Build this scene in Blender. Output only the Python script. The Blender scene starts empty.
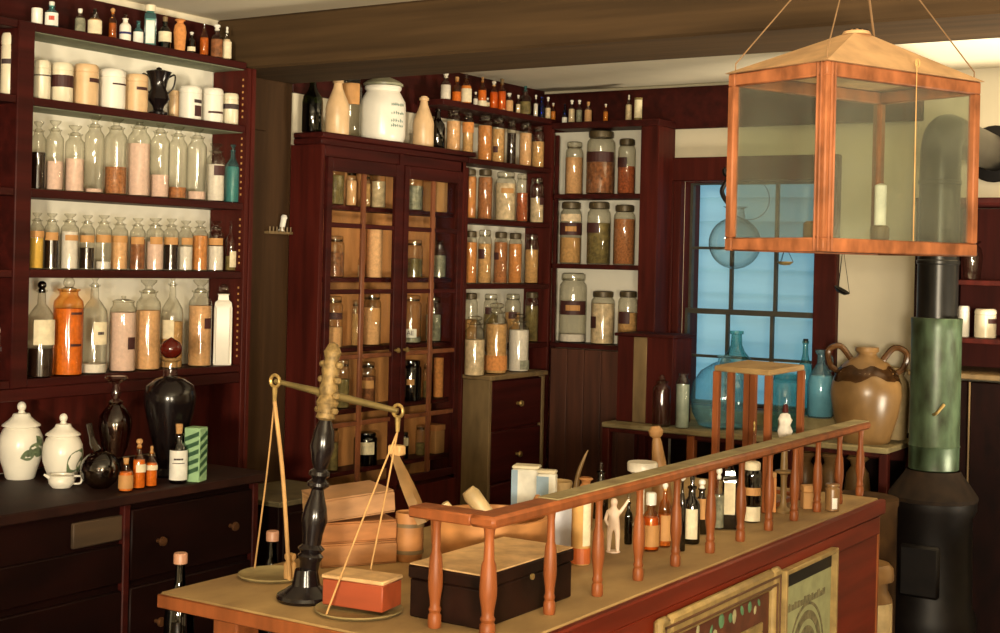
import bpy, bmesh, math, random
from mathutils import Vector, Matrix
random.seed(7)
S = bpy.context.scene
COL = S.collection
PI = math.pi

# ------------------------------------------------------------------ camera
F, YAW, ROLL, YH, CZ = 1409., math.radians(33.0), math.radians(1.34), 261.8, 1.60
R_ = Vector((math.cos(YAW), math.sin(YAW), 0)); FW = Vector((-math.sin(YAW), math.cos(YAW), 0)); DN = Vector((0, 0, -1))
ca, sa = math.cos(ROLL), math.sin(ROLL)
EYE = Vector((0, 0, CZ))
cam = bpy.data.objects.new('camera', bpy.data.cameras.new('camera')); COL.objects.link(cam)
cr = R_*ca - DN*sa; up = -(R_*sa + DN*ca)
M = Matrix((cr, up, -FW)).transposed().to_4x4(); M.translation = EYE
cam.matrix_world = M
cam.data.sensor_width = 36; cam.data.lens = F/1000*36; cam.data.shift_y = -(316.5-YH)/1000
cam.data.clip_start = .05
S.camera = cam
# measured point of the photograph -> point on a known plane of the room
def ray(x, y):
    dx, dy = x-500, y-YH
    return (R_*(ca*dx+sa*dy) + DN*(-sa*dx+ca*dy))/F + FW
def hx(x, y, X): d = ray(x, y); return EYE + d*(X/d.x)
def hy(x, y, Y): d = ray(x, y); return EYE + d*(Y/d.y)
def hz(x, y, Z): d = ray(x, y); return EYE + d*((Z-CZ)/d.z)
def pr(P):
    v = Vector(P)-EYE; a, b, c = v@R_, v@DN, v@FW
    a, b = F*a/c, F*b/c
    return ca*a-sa*b+500, sa*a+ca*b+YH
def depth(P): return (Vector(P)-EYE)@FW
def onx(x, X, z):
    y = 300
    for _ in range(5): P = hx(x, y, X); P.z = z; y = pr(P)[1]
    return P
def ony(x, Y, z):
    y = 300
    for _ in range(5): P = hy(x, y, Y); P.z = z; y = pr(P)[1]
    return P

# ------------------------------------------------------------------ materials
MATS = {}
def nt(name):
    m = bpy.data.materials.new(name); m.use_nodes = True
    n = m.node_tree.nodes; n.clear()
    o = n.new('ShaderNodeOutputMaterial')
    return m, n, m.node_tree.links, o
def mat(name, col, rough=.6, var=.25, scale=(20, 20, 20), col2=None, metal=0, bump=0, detail=3, spec=.5):
    if name in MATS: return MATS[name]
    m, n, l, o = nt(name)
    p = n.new('ShaderNodeBsdfPrincipled'); p.inputs['Roughness'].default_value = rough; p.inputs['Metallic'].default_value = metal
    p.inputs['Specular IOR Level'].default_value = spec
    l.new(p.outputs[0], o.inputs[0])
    tc = n.new('ShaderNodeTexCoord'); mp = n.new('ShaderNodeMapping'); mp.inputs['Scale'].default_value = scale
    no = n.new('ShaderNodeTexNoise'); no.inputs['Scale'].default_value = 1; no.inputs['Detail'].default_value = detail
    rp = n.new('ShaderNodeValToRGB'); rp.color_ramp.elements[0].position = .3; rp.color_ramp.elements[1].position = .72
    c2 = col2 or tuple(c*(1-var) for c in col)
    c1 = col if col2 else tuple(min(1, c*(1+var*.6)) for c in col)
    rp.color_ramp.elements[0].color = (*c2, 1); rp.color_ramp.elements[1].color = (*c1, 1)
    l.new(tc.outputs['Object'], mp.inputs[0]); l.new(mp.outputs[0], no.inputs['Vector'])
    l.new(no.outputs['Fac'], rp.inputs[0]); l.new(rp.outputs[0], p.inputs['Base Color'])
    if bump:
        b = n.new('ShaderNodeBump'); b.inputs['Strength'].default_value = bump; b.inputs['Distance'].default_value = .004
        l.new(no.outputs['Fac'], b.inputs['Height']); l.new(b.outputs[0], p.inputs['Normal'])
    MATS[name] = m
    return m
def glass(name, tint, edge, gloss=.06, g0=.06, rim=.5, haze=0, hcol=(.5, .5, .42)):
    """thin glass wall: clear in the middle, thicker (darker) towards its rim, with a glossy coat"""
    if name in MATS: return MATS[name]
    m, n, l, o = nt(name)
    t = n.new('ShaderNodeBsdfTransparent'); g = n.new('ShaderNodeBsdfGlossy'); g.inputs['Roughness'].default_value = gloss
    g.inputs['Color'].default_value = (.95, .95, .95, 1)
    lw = n.new('ShaderNodeLayerWeight'); lw.inputs['Blend'].default_value = .5
    pw = n.new('ShaderNodeMath'); pw.operation = 'POWER'; pw.inputs[1].default_value = 2.2
    l.new(lw.outputs['Facing'], pw.inputs[0])
    mx = n.new('ShaderNodeMix'); mx.data_type = 'RGBA'
    mx.inputs[6].default_value = (*tint, 1); mx.inputs[7].default_value = (*edge, 1)
    l.new(pw.outputs[0], mx.inputs[0]); l.new(mx.outputs[2], t.inputs['Color'])
    p4 = n.new('ShaderNodeMath'); p4.operation = 'POWER'; p4.inputs[1].default_value = 4
    l.new(lw.outputs['Facing'], p4.inputs[0])
    ma = n.new('ShaderNodeMath'); ma.operation = 'MULTIPLY_ADD'; ma.inputs[1].default_value = rim; ma.inputs[2].default_value = g0
    l.new(p4.outputs[0], ma.inputs[0])
    ms = n.new('ShaderNodeMixShader'); l.new(ma.outputs[0], ms.inputs[0]); l.new(t.outputs[0], ms.inputs[1]); l.new(g.outputs[0], ms.inputs[2])
    if haze:                                   # a film of dust, or milky glass
        df = n.new('ShaderNodeBsdfDiffuse'); df.inputs['Color'].default_value = (*hcol, 1)
        nz = n.new('ShaderNodeTexNoise'); nz.inputs['Scale'].default_value = 7; nz.inputs['Detail'].default_value = 5
        tc = n.new('ShaderNodeTexCoord'); l.new(tc.outputs['Object'], nz.inputs['Vector'])
        mu = n.new('ShaderNodeMath'); mu.operation = 'MULTIPLY'; mu.inputs[1].default_value = haze*2; l.new(nz.outputs['Fac'], mu.inputs[0])
        m2 = n.new('ShaderNodeMixShader'); l.new(mu.outputs[0], m2.inputs[0]); l.new(ms.outputs[0], m2.inputs[1]); l.new(df.outputs[0], m2.inputs[2]); ms = m2
    l.new(ms.outputs[0], o.inputs[0])
    MATS[name] = m
    return m

GY = (6, 1.2, 30); GZ = (30, 30, 2.5); GX = (1.2, 14, 30)
W_DARK = mat('dark mahogany', (.062, .0075, .0045), .55, .45, GZ, spec=.18)
W_DARKH = mat('dark mahogany along shelf', (.042, .005, .0035), .55, .45, (30, 2, 30), spec=.18)
W_BLACK = mat('blackened wood', (.009, .0018, .0012), .55, .5, (25, 4, 10), spec=.12)
W_BEAM = mat('smoked oak beam', (.062, .035, .014), .75, .35, (1.5, 30, 30), bump=.2, spec=.2)
W_POST = mat('smoked oak post', (.05, .024, .009), .7, .3, GZ, spec=.2)
W_RED = mat('red stained counter wood', (.15, .016, .005), .5, .4, (12, 1.5, 20), spec=.2)
W_RAIL = mat('orange brown turned wood', (.24, .068, .019), .42, .35, (25, 25, 6), spec=.25)
W_LANT = mat('worn orange lantern wood', (.32, .11, .042), .55, .5, (25, 25, 12), spec=.2)
W_TAN = mat('tan inner cabinet wood', (.5, .22, .07), .6, .35, (14, 14, 3))
W_OLIVE = mat('worn and lit olive brown wood', (.2, .13, .055), .6, .4, (20, 20, 5))
DUST = mat('dusty counter top', (.42, .27, .105), .8, .4, (9, 4, 9), col2=(.2, .115, .04), detail=8)
DUSTG = mat('dusty grey green top', (.33, .27, .13), .85, .4, (14, 14, 14), col2=(.17, .12, .05), detail=6)
DUST_TAN = mat('thick tan dust', (.62, .38, .17), .85, .3, (25, 25, 25), detail=6)
PLASTER = mat('cream plaster', (.68, .61, .46), .9, .06, (5, 5, 5))
PLASTER_B = mat('white painted back board', (.78, .74, .62), .8, .05, (6, 6, 6))
GREENISH = mat('grey green paint', (.2, .22, .14), .7, .2)
BRASS = mat('old brass', (.5, .34, .12), .38, .35, (60, 60, 60), metal=.75)
CORD = mat('tan cord', (.5, .28, .1), .8)
IRON = mat('dark iron', (.006, .004, .0035), .5, .4, metal=.2, spec=.3)
PIPE = mat('dark stovepipe tin', (.028, .027, .025), .3, .5, (10, 10, 4), metal=.75)
GTIN = mat('green tin', (.075, .12, .068), .36, .35, (22, 22, 9), col2=(.016, .022, .009), metal=.2, detail=10)
CLEAR = glass('clear glass', (.93, .925, .89), (.38, .37, .3))
PANE = glass('window pane', (.98, .985, .97), (.92, .95, .92), .02, .012)
LPANE = glass('dusty lantern pane', (.9, .92, .87), (.7, .76, .72), .08, .05, .5, .05)
CPANE = glass('cabinet pane', (.98, .98, .97), (.93, .95, .92), .03, .004, .12)
GSMOKE = glass('grey smoky glass', (.5, .4, .34), (.08, .05, .04), .05, .08)
GREEN = glass('bottle green glass', (.12, .16, .06), (.01, .015, .005))
TEAL = glass('teal glass', (.4, .7, .68), (.08, .3, .32), .06, .06, .5, .12, (.2, .45, .48))
BLUEG = glass('aqua glass', (.68, .88, .93), (.2, .5, .62), .06, .06, .5, .16, (.3, .58, .72))
AMBER = glass('amber glass', (1, .74, .4), (.6, .22, .05))
SMOKE = glass('smoky dark glass', (.1, .045, .03), (.01, .004, .003), .05, .1)
COBALT = glass('cobalt glass', (.05, .15, .7), (.01, .03, .3))
CER = mat('cream glazed ceramic', (.74, .66, .48), .3, .08)
CERW = mat('white glazed ceramic', (.8, .76, .66), .28, .05)
CERT = mat('tan glazed ceramic', (.68, .46, .25), .35, .15)
STONE = mat('brown salt glazed stoneware', (.3, .17, .065), .32, .4, (9, 9, 9), col2=(.13, .06, .02))
STONEP = mat('pale stoneware', (.55, .4, .2), .5, .25)
BLACK = mat('black glaze', (.008, .005, .005), .18, .2)
CORK = mat('cork', (.5, .27, .1), .85, .3, (120, 120, 120))
LABD = mat('dark red brown label', (.05, .01, .008), .6)
LABC = mat('cream paper label', (.72, .62, .42), .8, .15, (60, 60, 60))
LABT = mat('tan label', (.5, .25, .08), .7, .2)
LABW = mat('white paper', (.8, .78, .7), .8)
LABN = mat('navy band', (.02, .02, .12), .6)
INK = mat('dark ink', (.05, .03, .03), .7)
TEALINK = mat('teal ink', (.1, .24, .2), .7)
REDINK = mat('red ink', (.5, .06, .03), .7)
def pw(name, col, v=.3, s=90): return mat(name, col, .9, v, (s, s, s))
CONT = dict(pale=mat('pale window light fill', (.42, .5, .43), .4), teal=mat('teal scatter fill', (.12, .3, .28), .3), 
    pink=pw('pale pink powder', (.78, .55, .46), .12), white=pw('white powder', (.76, .7, .63), .1), orange=pw('orange powder', (.62, .245, .065), .25),
    tan=pw('tan powder', (.6, .34, .13), .3), peach=pw('peach powder', (.74, .42, .2), .2), brown=pw('brown roots', (.3, .11, .04), .6, 60),
    red=pw('red brown seeds', (.42, .1, .03), .6, 120), dark=mat('dark liquid', (.02, .008, .005), .2), yellow=pw('yellow powder', (.75, .46, .08), .12),
    amber=mat('amber liquid', (.55, .14, .02), .25), olive=pw('olive leaves', (.2, .15, .05), .5, 50), grey=pw('grey green lumps', (.3, .3, .22), .5, 60),
    cream=pw('cream lumps', (.72, .56, .36), .35, 45), rust=pw('rust seeds', (.42, .16, .055), .5, 130))

# ------------------------------------------------------------------ mesh helpers
def nb(): return bmesh.new()
def box(bm, x, y, z, bev=0.0):
    v = [bm.verts.new((x[i], y[j], z[k])) for i in (0, 1) for j in (0, 1) for k in (0, 1)]
    fs = [bm.faces.new([v[a] for a in q]) for q in ((0, 1, 3, 2), (4, 6, 7, 5), (0, 4, 5, 1), (2, 3, 7, 6), (0, 2, 6, 4), (1, 5, 7, 3))]
    if bev:
        es = list({e for f in fs for e in f.edges})
        bmesh.ops.bevel(bm, geom=es, offset=bev, segments=1, affect='EDGES', profile=.5)
def lathe(bm, prof, seg=20, c=(0, 0, 0), mtx=None):
    rings = []
    for r, z in prof:
        if r < 1e-5: rings.append([bm.verts.new((c[0], c[1], c[2]+z))])
        else: rings.append([bm.verts.new((c[0]+r*math.cos(2*PI*i/seg), c[1]+r*math.sin(2*PI*i/seg), c[2]+z)) for i in range(seg)])
    for a, b in zip(rings, rings[1:]):
        for i in range(seg):
            j = (i+1) % seg
            if len(a) == 1 and len(b) == 1: break
            if len(a) == 1: bm.faces.new((a[0], b[i], b[j])[::-1])
            elif len(b) == 1: bm.faces.new((a[i], a[j], b[0]))
            else: bm.faces.new((a[i], a[j], b[j], b[i]))
    if mtx is not None: bmesh.ops.transform(bm, matrix=mtx, verts=[v for r in rings for v in r])
def tube(bm, pts, r, seg=8, close=False):
    pts = [Vector(p) for p in pts]; rr = r if isinstance(r, (list, tuple)) else [r]*len(pts)
    rings = []; n = len(pts); prev = None
    for i, p in enumerate(pts):
        if close: t = pts[(i+1) % n]-pts[i-1]
        else: t = pts[min(i+1, n-1)]-pts[max(i-1, 0)]
        t.normalize()
        u = prev - t*prev.dot(t) if prev is not None else t.orthogonal()
        if u.length < 1e-6: u = t.orthogonal()
        u.normalize(); prev = u; w = t.cross(u)
        rings.append([bm.verts.new(p+(u*math.cos(2*PI*k/seg)+w*math.sin(2*PI*k/seg))*rr[i]) for k in range(seg)])
    for i in range(n if close else n-1):
        a, b = rings[i], rings[(i+1) % n]
        for k in range(seg): bm.faces.new((a[k], a[(k+1) % seg], b[(k+1) % seg], b[k]))
    if not close: bm.faces.new(rings[0][::-1]); bm.faces.new(rings[-1])
def spline(pts, n=8):
    P = [Vector(p) for p in pts]; P = [P[0]*2-P[1]]+P+[P[-1]*2-P[-2]]; out = []
    for i in range(1, len(P)-2):
        for k in range(n):
            t = k/n; a, b, c, d = P[i-1:i+3]
            out.append(.5*((2*b)+(c-a)*t+(2*a-5*b+4*c-d)*t*t+(3*b-a-3*c+d)*t**3))
    return out+[P[-2]]
def arc_patch(bm, r, z0, z1, a0, a1, n=10, thick=.0012, rfun=None):
    """a sheet wrapped on a round wall, with its own thickness"""
    for s in range(n):
        t0, t1 = a0+(a1-a0)*s/n, a0+(a1-a0)*(s+1)/n
        q = []
        for rad in (r, r+thick):
            for t, z in ((t0, z0), (t1, z0), (t1, z1), (t0, z1)):
                q.append(bm.verts.new((rad*math.cos(t), rad*math.sin(t), z)))
        bm.faces.new(q[4:8]); bm.faces.new((q[0], q[1], q[5], q[4])); bm.faces.new((q[3], q[7], q[6], q[2])); bm.faces.new((q[0], q[3], q[2], q[1]))
        if s == 0: bm.faces.new((q[0], q[4], q[7], q[3]))
        if s == n-1: bm.faces.new((q[1], q[2], q[6], q[5]))
def obj(name, bm, m, parent=None, smooth=True, world=False):
    """one mesh object; world=True: the vertices are in room coordinates and parent sits unrotated"""
    if world and parent is not None:
        off, q = Vector(), parent
        while q is not None: off += q.location; q = q.parent
        bmesh.ops.translate(bm, vec=-off, verts=bm.verts)
    me = bpy.data.meshes.new(name); bmesh.ops.recalc_face_normals(bm, faces=bm.faces); bm.to_mesh(me); bm.free()
    if smooth:
        me.shade_smooth()
        try: me.set_sharp_from_angle(angle=math.radians(40))
        except Exception: pass
    me.materials.append(m)
    o = bpy.data.objects.new(name, me); COL.objects.link(o)
    if parent is not None: o.parent = parent
    return o
def thing(name, label, cat, loc=(0, 0, 0), rz=0, group=None):
    o = bpy.data.objects.new(name, None); COL.objects.link(o); o.empty_display_size = .05
    o.location = loc; o.rotation_euler = (0, 0, rz); o['label'] = label; o['category'] = cat
    if group: o['group'] = group
    return o
def tag(o, label, cat, group=None):
    o['label'] = label; o['category'] = cat
    if group: o['group'] = group
    return o
def struct(name, bm, m, parent=None, smooth=False):
    o = obj(name, bm, m, parent, smooth)
    if parent is None: o['kind'] = 'structure'
    return o
def boxes(name, m, parent, bs, bev=.002, label=None):
    bm = nb()
    for b in bs: box(bm, *b, bev)
    o = obj(name, bm, m, parent, True, True)
    if label: o['label'] = label
    return o
ORD = 'first second third fourth fifth sixth seventh eighth ninth tenth eleventh twelfth thirteenth fourteenth fifteenth sixteenth'.split()

# ------------------------------------------------------------------ room numbers
XW, XF, YW = -3.57, -3.40, 5.85          # side wall, shelf fronts, window wall
CEIL, BEAMZ = 2.43, 2.25
CT = .93                                  # counter and bench height
XR, YB = 2.6, -4.2

def setting():
    bm = nb(); box(bm, (XW-.1, XR+.1), (YB-.1, YW+.1), (-.1, 0)); struct('floor', bm, mat('dark floor boards', (.05, .028, .015), .6, .4, (10, 1, 10)))
    bm = nb(); box(bm, (XW-.1, XR+.1), (YB-.1, YW+.15), (CEIL, CEIL+.1)); struct('ceiling', bm, PLASTER)
    bm = nb(); box(bm, (XW-.1, XW), (YB-.1, YW+.15), (0, CEIL)); struct('wall_left', bm, PLASTER)
    bm = nb(); box(bm, (XR, XR+.1), (YB-.1, YW+.15), (0, CEIL)); struct('wall_right', bm, PLASTER)
    bm = nb(); box(bm, (XW, XR), (YB-.1, YB), (0, CEIL)); struct('wall_rear', bm, PLASTER)
    a, b = -2.80, -2.165; z0, z1 = .98, 1.985
    bm = nb(); y = (YW, YW+.15)
    box(bm, (XW, a), y, (0, CEIL)); box(bm, (b, XR), y, (0, CEIL)); box(bm, (a, b), y, (0, z0)); box(bm, (a, b), y, (z1, CEIL))
    struct('wall_back', bm, PLASTER)
    # window: casing, two sashes of six panes
    w = thing('window_1', 'x', 'x', (0, 0, 0)); del w['label']; del w['category']; w['kind'] = 'structure'
    bm = nb(); yc = (YW-.03, YW)
    box(bm, (a-.155, a), (YW-.045, YW), (.93, z1+.005), .004); box(bm, (b, b+.1), (YW-.045, YW), (.93, z1+.005), .004)
    box(bm, (a-.155, b+.1), (YW-.05, YW), (z1, 2.092), .004)
    box(bm, (a-.125, a-.105), (YW-.06, YW-.045), (.95, z1), .003); box(bm, (a-.05, a-.03), (YW-.06, YW-.045), (.95, z1), .003)
    box(bm, (a-.17, b+.12), (YW-.07, YW), (z0-.05, z0), .004)
    obj('window_casing', bm, W_DARK, w)
    bm = nb(); yj = (YW+.0005, YW+.15)
    box(bm, (a, a+.005), yj, (z0, z1)); box(bm, (b-.005, b), yj, (z0, z1)); box(bm, (a+.005, b-.005), yj, (z1-.005, z1)); box(bm, (a+.005, b-.005), yj, (z0, z0+.005))
    obj('window_jamb', bm, W_DARK, w)
    mid = 1.385
    WS = mat('window sash paint', (.05, .045, .032), .5, .2)
    for nm, zz0, zz1, yy in (('upper_sash', mid, z1, YW+.06), ('lower_sash', z0, mid+.025, YW+.03)):
        bm = nb(); yr = (yy-.014, yy+.014)
        for xx in (a, b-.018): box(bm, (xx, xx+.018), yr, (zz0, zz1))
        h = .022 if nm == 'lower_sash' else .012
        box(bm, (a+.018, b-.018), yr, (zz1-h, zz1)); box(bm, (a+.018, b-.018), yr, (zz0, zz0+.014))
        zm = (zz0+zz1)/2
        for k in (1, 2):
            xm = a+(b-a)*k/3
            box(bm, (xm-.007, xm+.007), (yy-.01, yy+.01), (zz0+.014, zz1-h))
        for k in range(3):
            x0 = a+(b-a)*k/3+(.018 if k == 0 else .007); x1 = a+(b-a)*(k+1)/3-(.018 if k == 2 else .007)
            box(bm, (x0, x1), (yy-.01, yy+.01), (zm-.006, zm+.006))
        s = obj(nm, bm, WS, w)
        bm = nb(); box(bm, (a+.01, b-.01), (yy-.0015, yy+.0015), (zz0+.008, zz1-.008)); obj('panes', bm, PANE, s)
    # the neighbour's clapboard wall outside
    bm = nb(); CL = mat('daylight blue clapboard', (.55, .78, .84), .8, .06, (2, 20, 20))  # blue of the outdoor daylight is put into the white boards' colour
    for k in range(26):
        z = -.3+k*.135
        vs = [bm.verts.new(p) for p in ((-6.5, 7.4, z), (1.5, 7.4, z), (1.5, 7.43, z+.135), (-6.5, 7.43, z+.135), (-6.5, 7.5, z), (1.5, 7.5, z), (1.5, 7.5, z+.135), (-6.5, 7.5, z+.135))]
        for q in ((0, 1, 2, 3), (0, 4, 5, 1), (3, 2, 6, 7), (4, 7, 6, 5), (0, 3, 7, 4), (1, 5, 6, 2)): bm.faces.new([vs[i] for i in q])
    struct('wall_neighbour', bm, CL)
    # beam, its post, friezes
    bm = nb(); box(bm, (XW, XR), (3.62, 4.01), (BEAMZ, CEIL), .008); struct('trim_1', bm, W_BEAM)
    bm = nb(); box(bm, (XW, -3.548), (3.64, 4.0055), (0, BEAMZ), .002); box(bm, (-3.548, -3.538), (3.74, 3.86), (0, 2.06), .003); struct('trim_2', bm, W_POST)
    bm = nb(); box(bm, (XW, XW+.02), (.5, 3.62), (2.26, 2.405), .003); box(bm, (XW, XW+.02), (4.01, YW-.02), (2.22, CEIL), .003); struct('trim_3', bm, W_DARKH)
    bm = nb(); box(bm, (XW+.02, -1.72), (YW-.03, YW), (2.225, 2.415), .003); struct('trim_4', bm, W_DARKH)
    bm = nb(); box(bm, (-2.835, -1.63), (YW-.02, YW), (0, .928), .003); struct('trim_shade', bm, W_BLACK)  # dark panel added to carry the shadow beneath the bench
setting()

# ------------------------------------------------------------------ furniture along the side wall
def left_unit():
    t = thing('wall_shelving', 'tall dark wooden wall shelving with white back board and rows of apothecary bottles', 'shelving', (XW+.1, 2.9, 0))
    zs = [1.223, 1.545, 1.782, 2.05, 2.268]
    boxes('back_board', PLASTER_B, t, [((XW+.001, XW+.014), (2.72, 3.60), (1.2, 2.25))])
    boxes('lower_back_panel', W_DARK, t, [((XW+.001, XW+.03), (1.2, 3.60), (.9315, 1.2))])
    boxes('side_bay_back', W_DARKH, t, [((XW+.001, XW+.012), (1.2, 2.66), (1.2, 2.26))])
    boxes('partition_post', W_DARKH, t, [((XW+.014, XF+.004), (2.650, 2.708), (1.199, 2.2675))], .003)
    sp = boxes('side_panel', W_DARK, t, [((XW+.014, XF+.006), (3.60, 3.635), (.0, BEAMZ-.001)), ((XF+.006, XF+.012), (3.618, 3.637), (0, BEAMZ-.001))], .002)
    for za, zb in zip(zs, zs[1:]):
        bm = nb(); z = za+.03
        while z < zb-.04:
            box(bm, (XF-.0165, XF-.0115), (3.597, 3.601), (z-.0035, z+.0035)); z += .0215
        obj('pin_holes', bm, LABT, sp, False, True)
    for k, z in enumerate(zs):
        d = .0 if k else .01
        bm = nb(); box(bm, (XW+.014, XF), (2.709, 3.60), (z-.024, z), .002)
        s = obj('shelf', bm, W_DARKH, t, True, True)
        if k >= 3:
            bm = nb(); box(bm, (XW+.02, XF-.012), (2.72, 3.598), (z-.0262, z-.0242)); obj('painted_underside', bm, GREENISH, s, False, True)
        bm = nb(); box(bm, (XW+.014, XF), (1.2, 2.649), (z-.024, z), .002); obj('shelf', bm, W_DARKH, t, True, True)
    boxes('skirting_rail', W_DARKH, t, [((XF-.16, XF+.003), (1.2, 3.599), (1.162, 1.1985))], .003)
left_unit()

def left_counter():
    t = thing('drawer_counter', 'long black stained drawer counter under the bottle shelves', 'counter', (-3.25, 2.4, 0))
    xf = -2.98
    y1 = 3.28
    boxes('top', mat('dusty black top', (.034, .010, .006), .6, .5, (8, 8, 8), col2=(.012, .003, .002), spec=.2), t, [((XW+.034, xf), (.9, y1+.02), (CT-.03, CT))], .004)
    boxes('carcass', W_BLACK, t, [((XW+.034, xf-.04), (.92, y1), (.0, CT-.03))], .003)
    KN = mat('dark brass knob', (.12, .05, .02), .4, .3, metal=.4)
    for j, (z0, z1) in enumerate(((.68, .88), (.44, .66), (.2, .42))):
        for i in range(4):
            ya = 1.2+i*.52; yb = ya+.49
            if j == 0 and i == 2: continue
            d = boxes('drawer', W_BLACK, t, [((xf-.04, xf-.022), (ya, yb), (z0, z1))], .004)
            for q in (.2, .8):
                bm = nb(); lathe(bm, [(0, 0), (.006, 0), (.006, .012), (.014, .02), (.012, .028), (0, .03)], 12, mtx=Matrix.Translation((xf-.022, ya+(yb-ya)*q, (z0+z1)/2)) @ Matrix.Rotation(PI/2, 4, 'Y'))
                obj('knob', bm, KN, d, True, True)
    boxes('bare_drawer_front', mat('bare drawer wood', (.06, .033, .014), .7, .4, (4, 2, 20)), t, [((xf-.04, xf-.027), (hx(73, 522, xf-.03).y, hx(127, 522, xf-.03).y), (.80, .87))], .003, 'pale bare wooden drawer front')
    boxes('drawer', W_BLACK, t, [((xf-.04, xf-.022), (2.24, 2.73), (.68, .79))], .004)
    for yy in (1.19, 2.74, y1-.02): boxes('stile', W_DARKH, t, [((xf-.04, xf-.018), (yy-.012, yy+.012), (0, CT-.032))], .003)
left_counter()

CABX = XF
YC0, YC1 = 4.006, 4.955
ZCORN = 2.066
CSH = []
def glass_cabinet():
    t = thing('display_cabinet', 'tall mahogany cabinet with two glazed doors beneath the white lidded crock', 'cabinet', (-3.48, 4.48, 0))
    back = XW+.02
    boxes('side_panel', W_DARK, t, [((back, CABX), (YC0, YC0+.022), (0, 2.02))], .002)
    boxes('side_panel', W_DARK, t, [((back, CABX), (YC1-.022, YC1), (0, 2.02))], .002)
    boxes('back_panel', W_TAN, t, [((back, back+.012), (YC0+.022, YC1-.022), (.68, 2.02))], .001, 'bare tan inner back board')
    boxes('cornice', W_DARKH, t, [((back+.0135, CABX+.004), (YC0-.004, YC1+.01), (2.02, 2.045)), ((back+.0135, CABX+.014), (YC0-.005, YC1+.055), (2.045, ZCORN))], .004)
    boxes('base', W_DARK, t, [((back, CABX+.002), (YC0+.022, YC1-.022), (0, .68))], .003)
    # face frame
    boxes('face_frame', W_DARKH, t, [((CABX-.018, CABX+.008), (4.4795, 4.5065), (.68, 2.02)), ((CABX-.018, CABX), (4.915, YC1-.022), (.68, 2.02)),
        ((CABX-.018, CABX), (YC0+.0225, YC1-.0225), (1.976, 2.0195))], .002)
    zt, zb = 1.975, .70
    muz = [1.7235, 1.473, 1.224, .968]
    for (y0, y1) in ((YC0+.024, 4.478), (4.508, 4.913)):
        d = thing('door', 'x', 'x'); del d['label']; del d['category']; d.name = 'door'; d.parent = t; d.location = (0, 0, 0)
        off = t.location
        x = (CABX-.004, CABX+.014)
        def dm(name, m, bs, bev=.002):
            bm = nb()
            for b in bs: box(bm, *b, bev)
            bmesh.ops.translate(bm, vec=-off, verts=bm.verts)
            return obj(name, bm, m, d)
        s = .03
        dm('door_frame', W_DARKH, [(x, (y0, y0+s), (zb, zt)), (x, (y1-s, y1), (zb, zt)), (x, (y0+s, y1-s), (zt-.05, zt)), (x, (y0+s, y1-s), (zb, zb+.03))])
        ym = (y0+y1)/2
        MU = mat('lit brown muntin wood', (.19, .06, .022), .45, .4, (20, 20, 6))  # lit look is put into this brown; upper crossbars keep the dark wood
        dm('muntin', MU, [((x[0]+.002, x[1]-.002), (ym-.011, ym+.011), (zb+.03, zt-.05))], .003)
        for z in muz:
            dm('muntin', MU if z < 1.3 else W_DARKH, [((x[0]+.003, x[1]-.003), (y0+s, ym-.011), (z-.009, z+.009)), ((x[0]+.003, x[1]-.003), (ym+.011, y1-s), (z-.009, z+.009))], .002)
        dm('pane', CPANE, [((CABX-.001, CABX+.001), (y0+s-.004, y1-s+.004), (zb+.026, zt-.046))], 0)
        bm = nb(); lathe(bm, [(0, 0), (.005, 0), (.005, .01), (.011, .016), (.009, .022), (0, .024)], 12, mtx=Matrix.Translation(Vector((x[1], y1-.014 if y0 < 4.2 else y0+.014, 1.24))-off) @ Matrix.Rotation(PI/2, 4, 'Y'))
        obj('knob', bm, BRASS, d)
    for y in (205.5, 277.5, 347.5, 409, 470):
        z = hx(345, y, -3.46).z; CSH.append(z)
        boxes('shelf', W_DARKH, t, [((back+.012, CABX-.045), (YC0+.022, YC1-.022), (z-.018, z))], .002)
glass_cabinet()

YO0, YO1 = 4.957, 5.66
OZ = [hx(520, y, XF).z for y in (344, 284, 221.5, 164.5, 113)]
def open_shelves():
    t = thing('open_shelving', 'dark open shelving of specimen jars between glazed cabinet and room corner', 'shelving', (-3.48, 5.3, 0))
    back = XW+.02
    boxes('back_board', PLASTER_B, t, [((back, back+.012), (YO0, YO1), (1.15, 2.2))], .001)
    boxes('side_panel', W_DARK, t, [((back+.012, XF), (YO1, YO1+.022), (0, OZ[4]-.025))], .002)
    boxes('side_panel', W_DARK, t, [((back+.012, XF), (YO0, YO0+.02), (0, 2.0))], .002)
    for z in OZ[:4]:
        boxes('shelf', W_DARKH, t, [((back+.012, XF), (YO0+.02, YO1), (z-.022, z))], .002)
    boxes('top_ledge', W_DARKH, t, [((back+.012, XF), (4.775, 5.80), (OZ[4]-.024, OZ[4]))], .002)
open_shelves()

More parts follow.
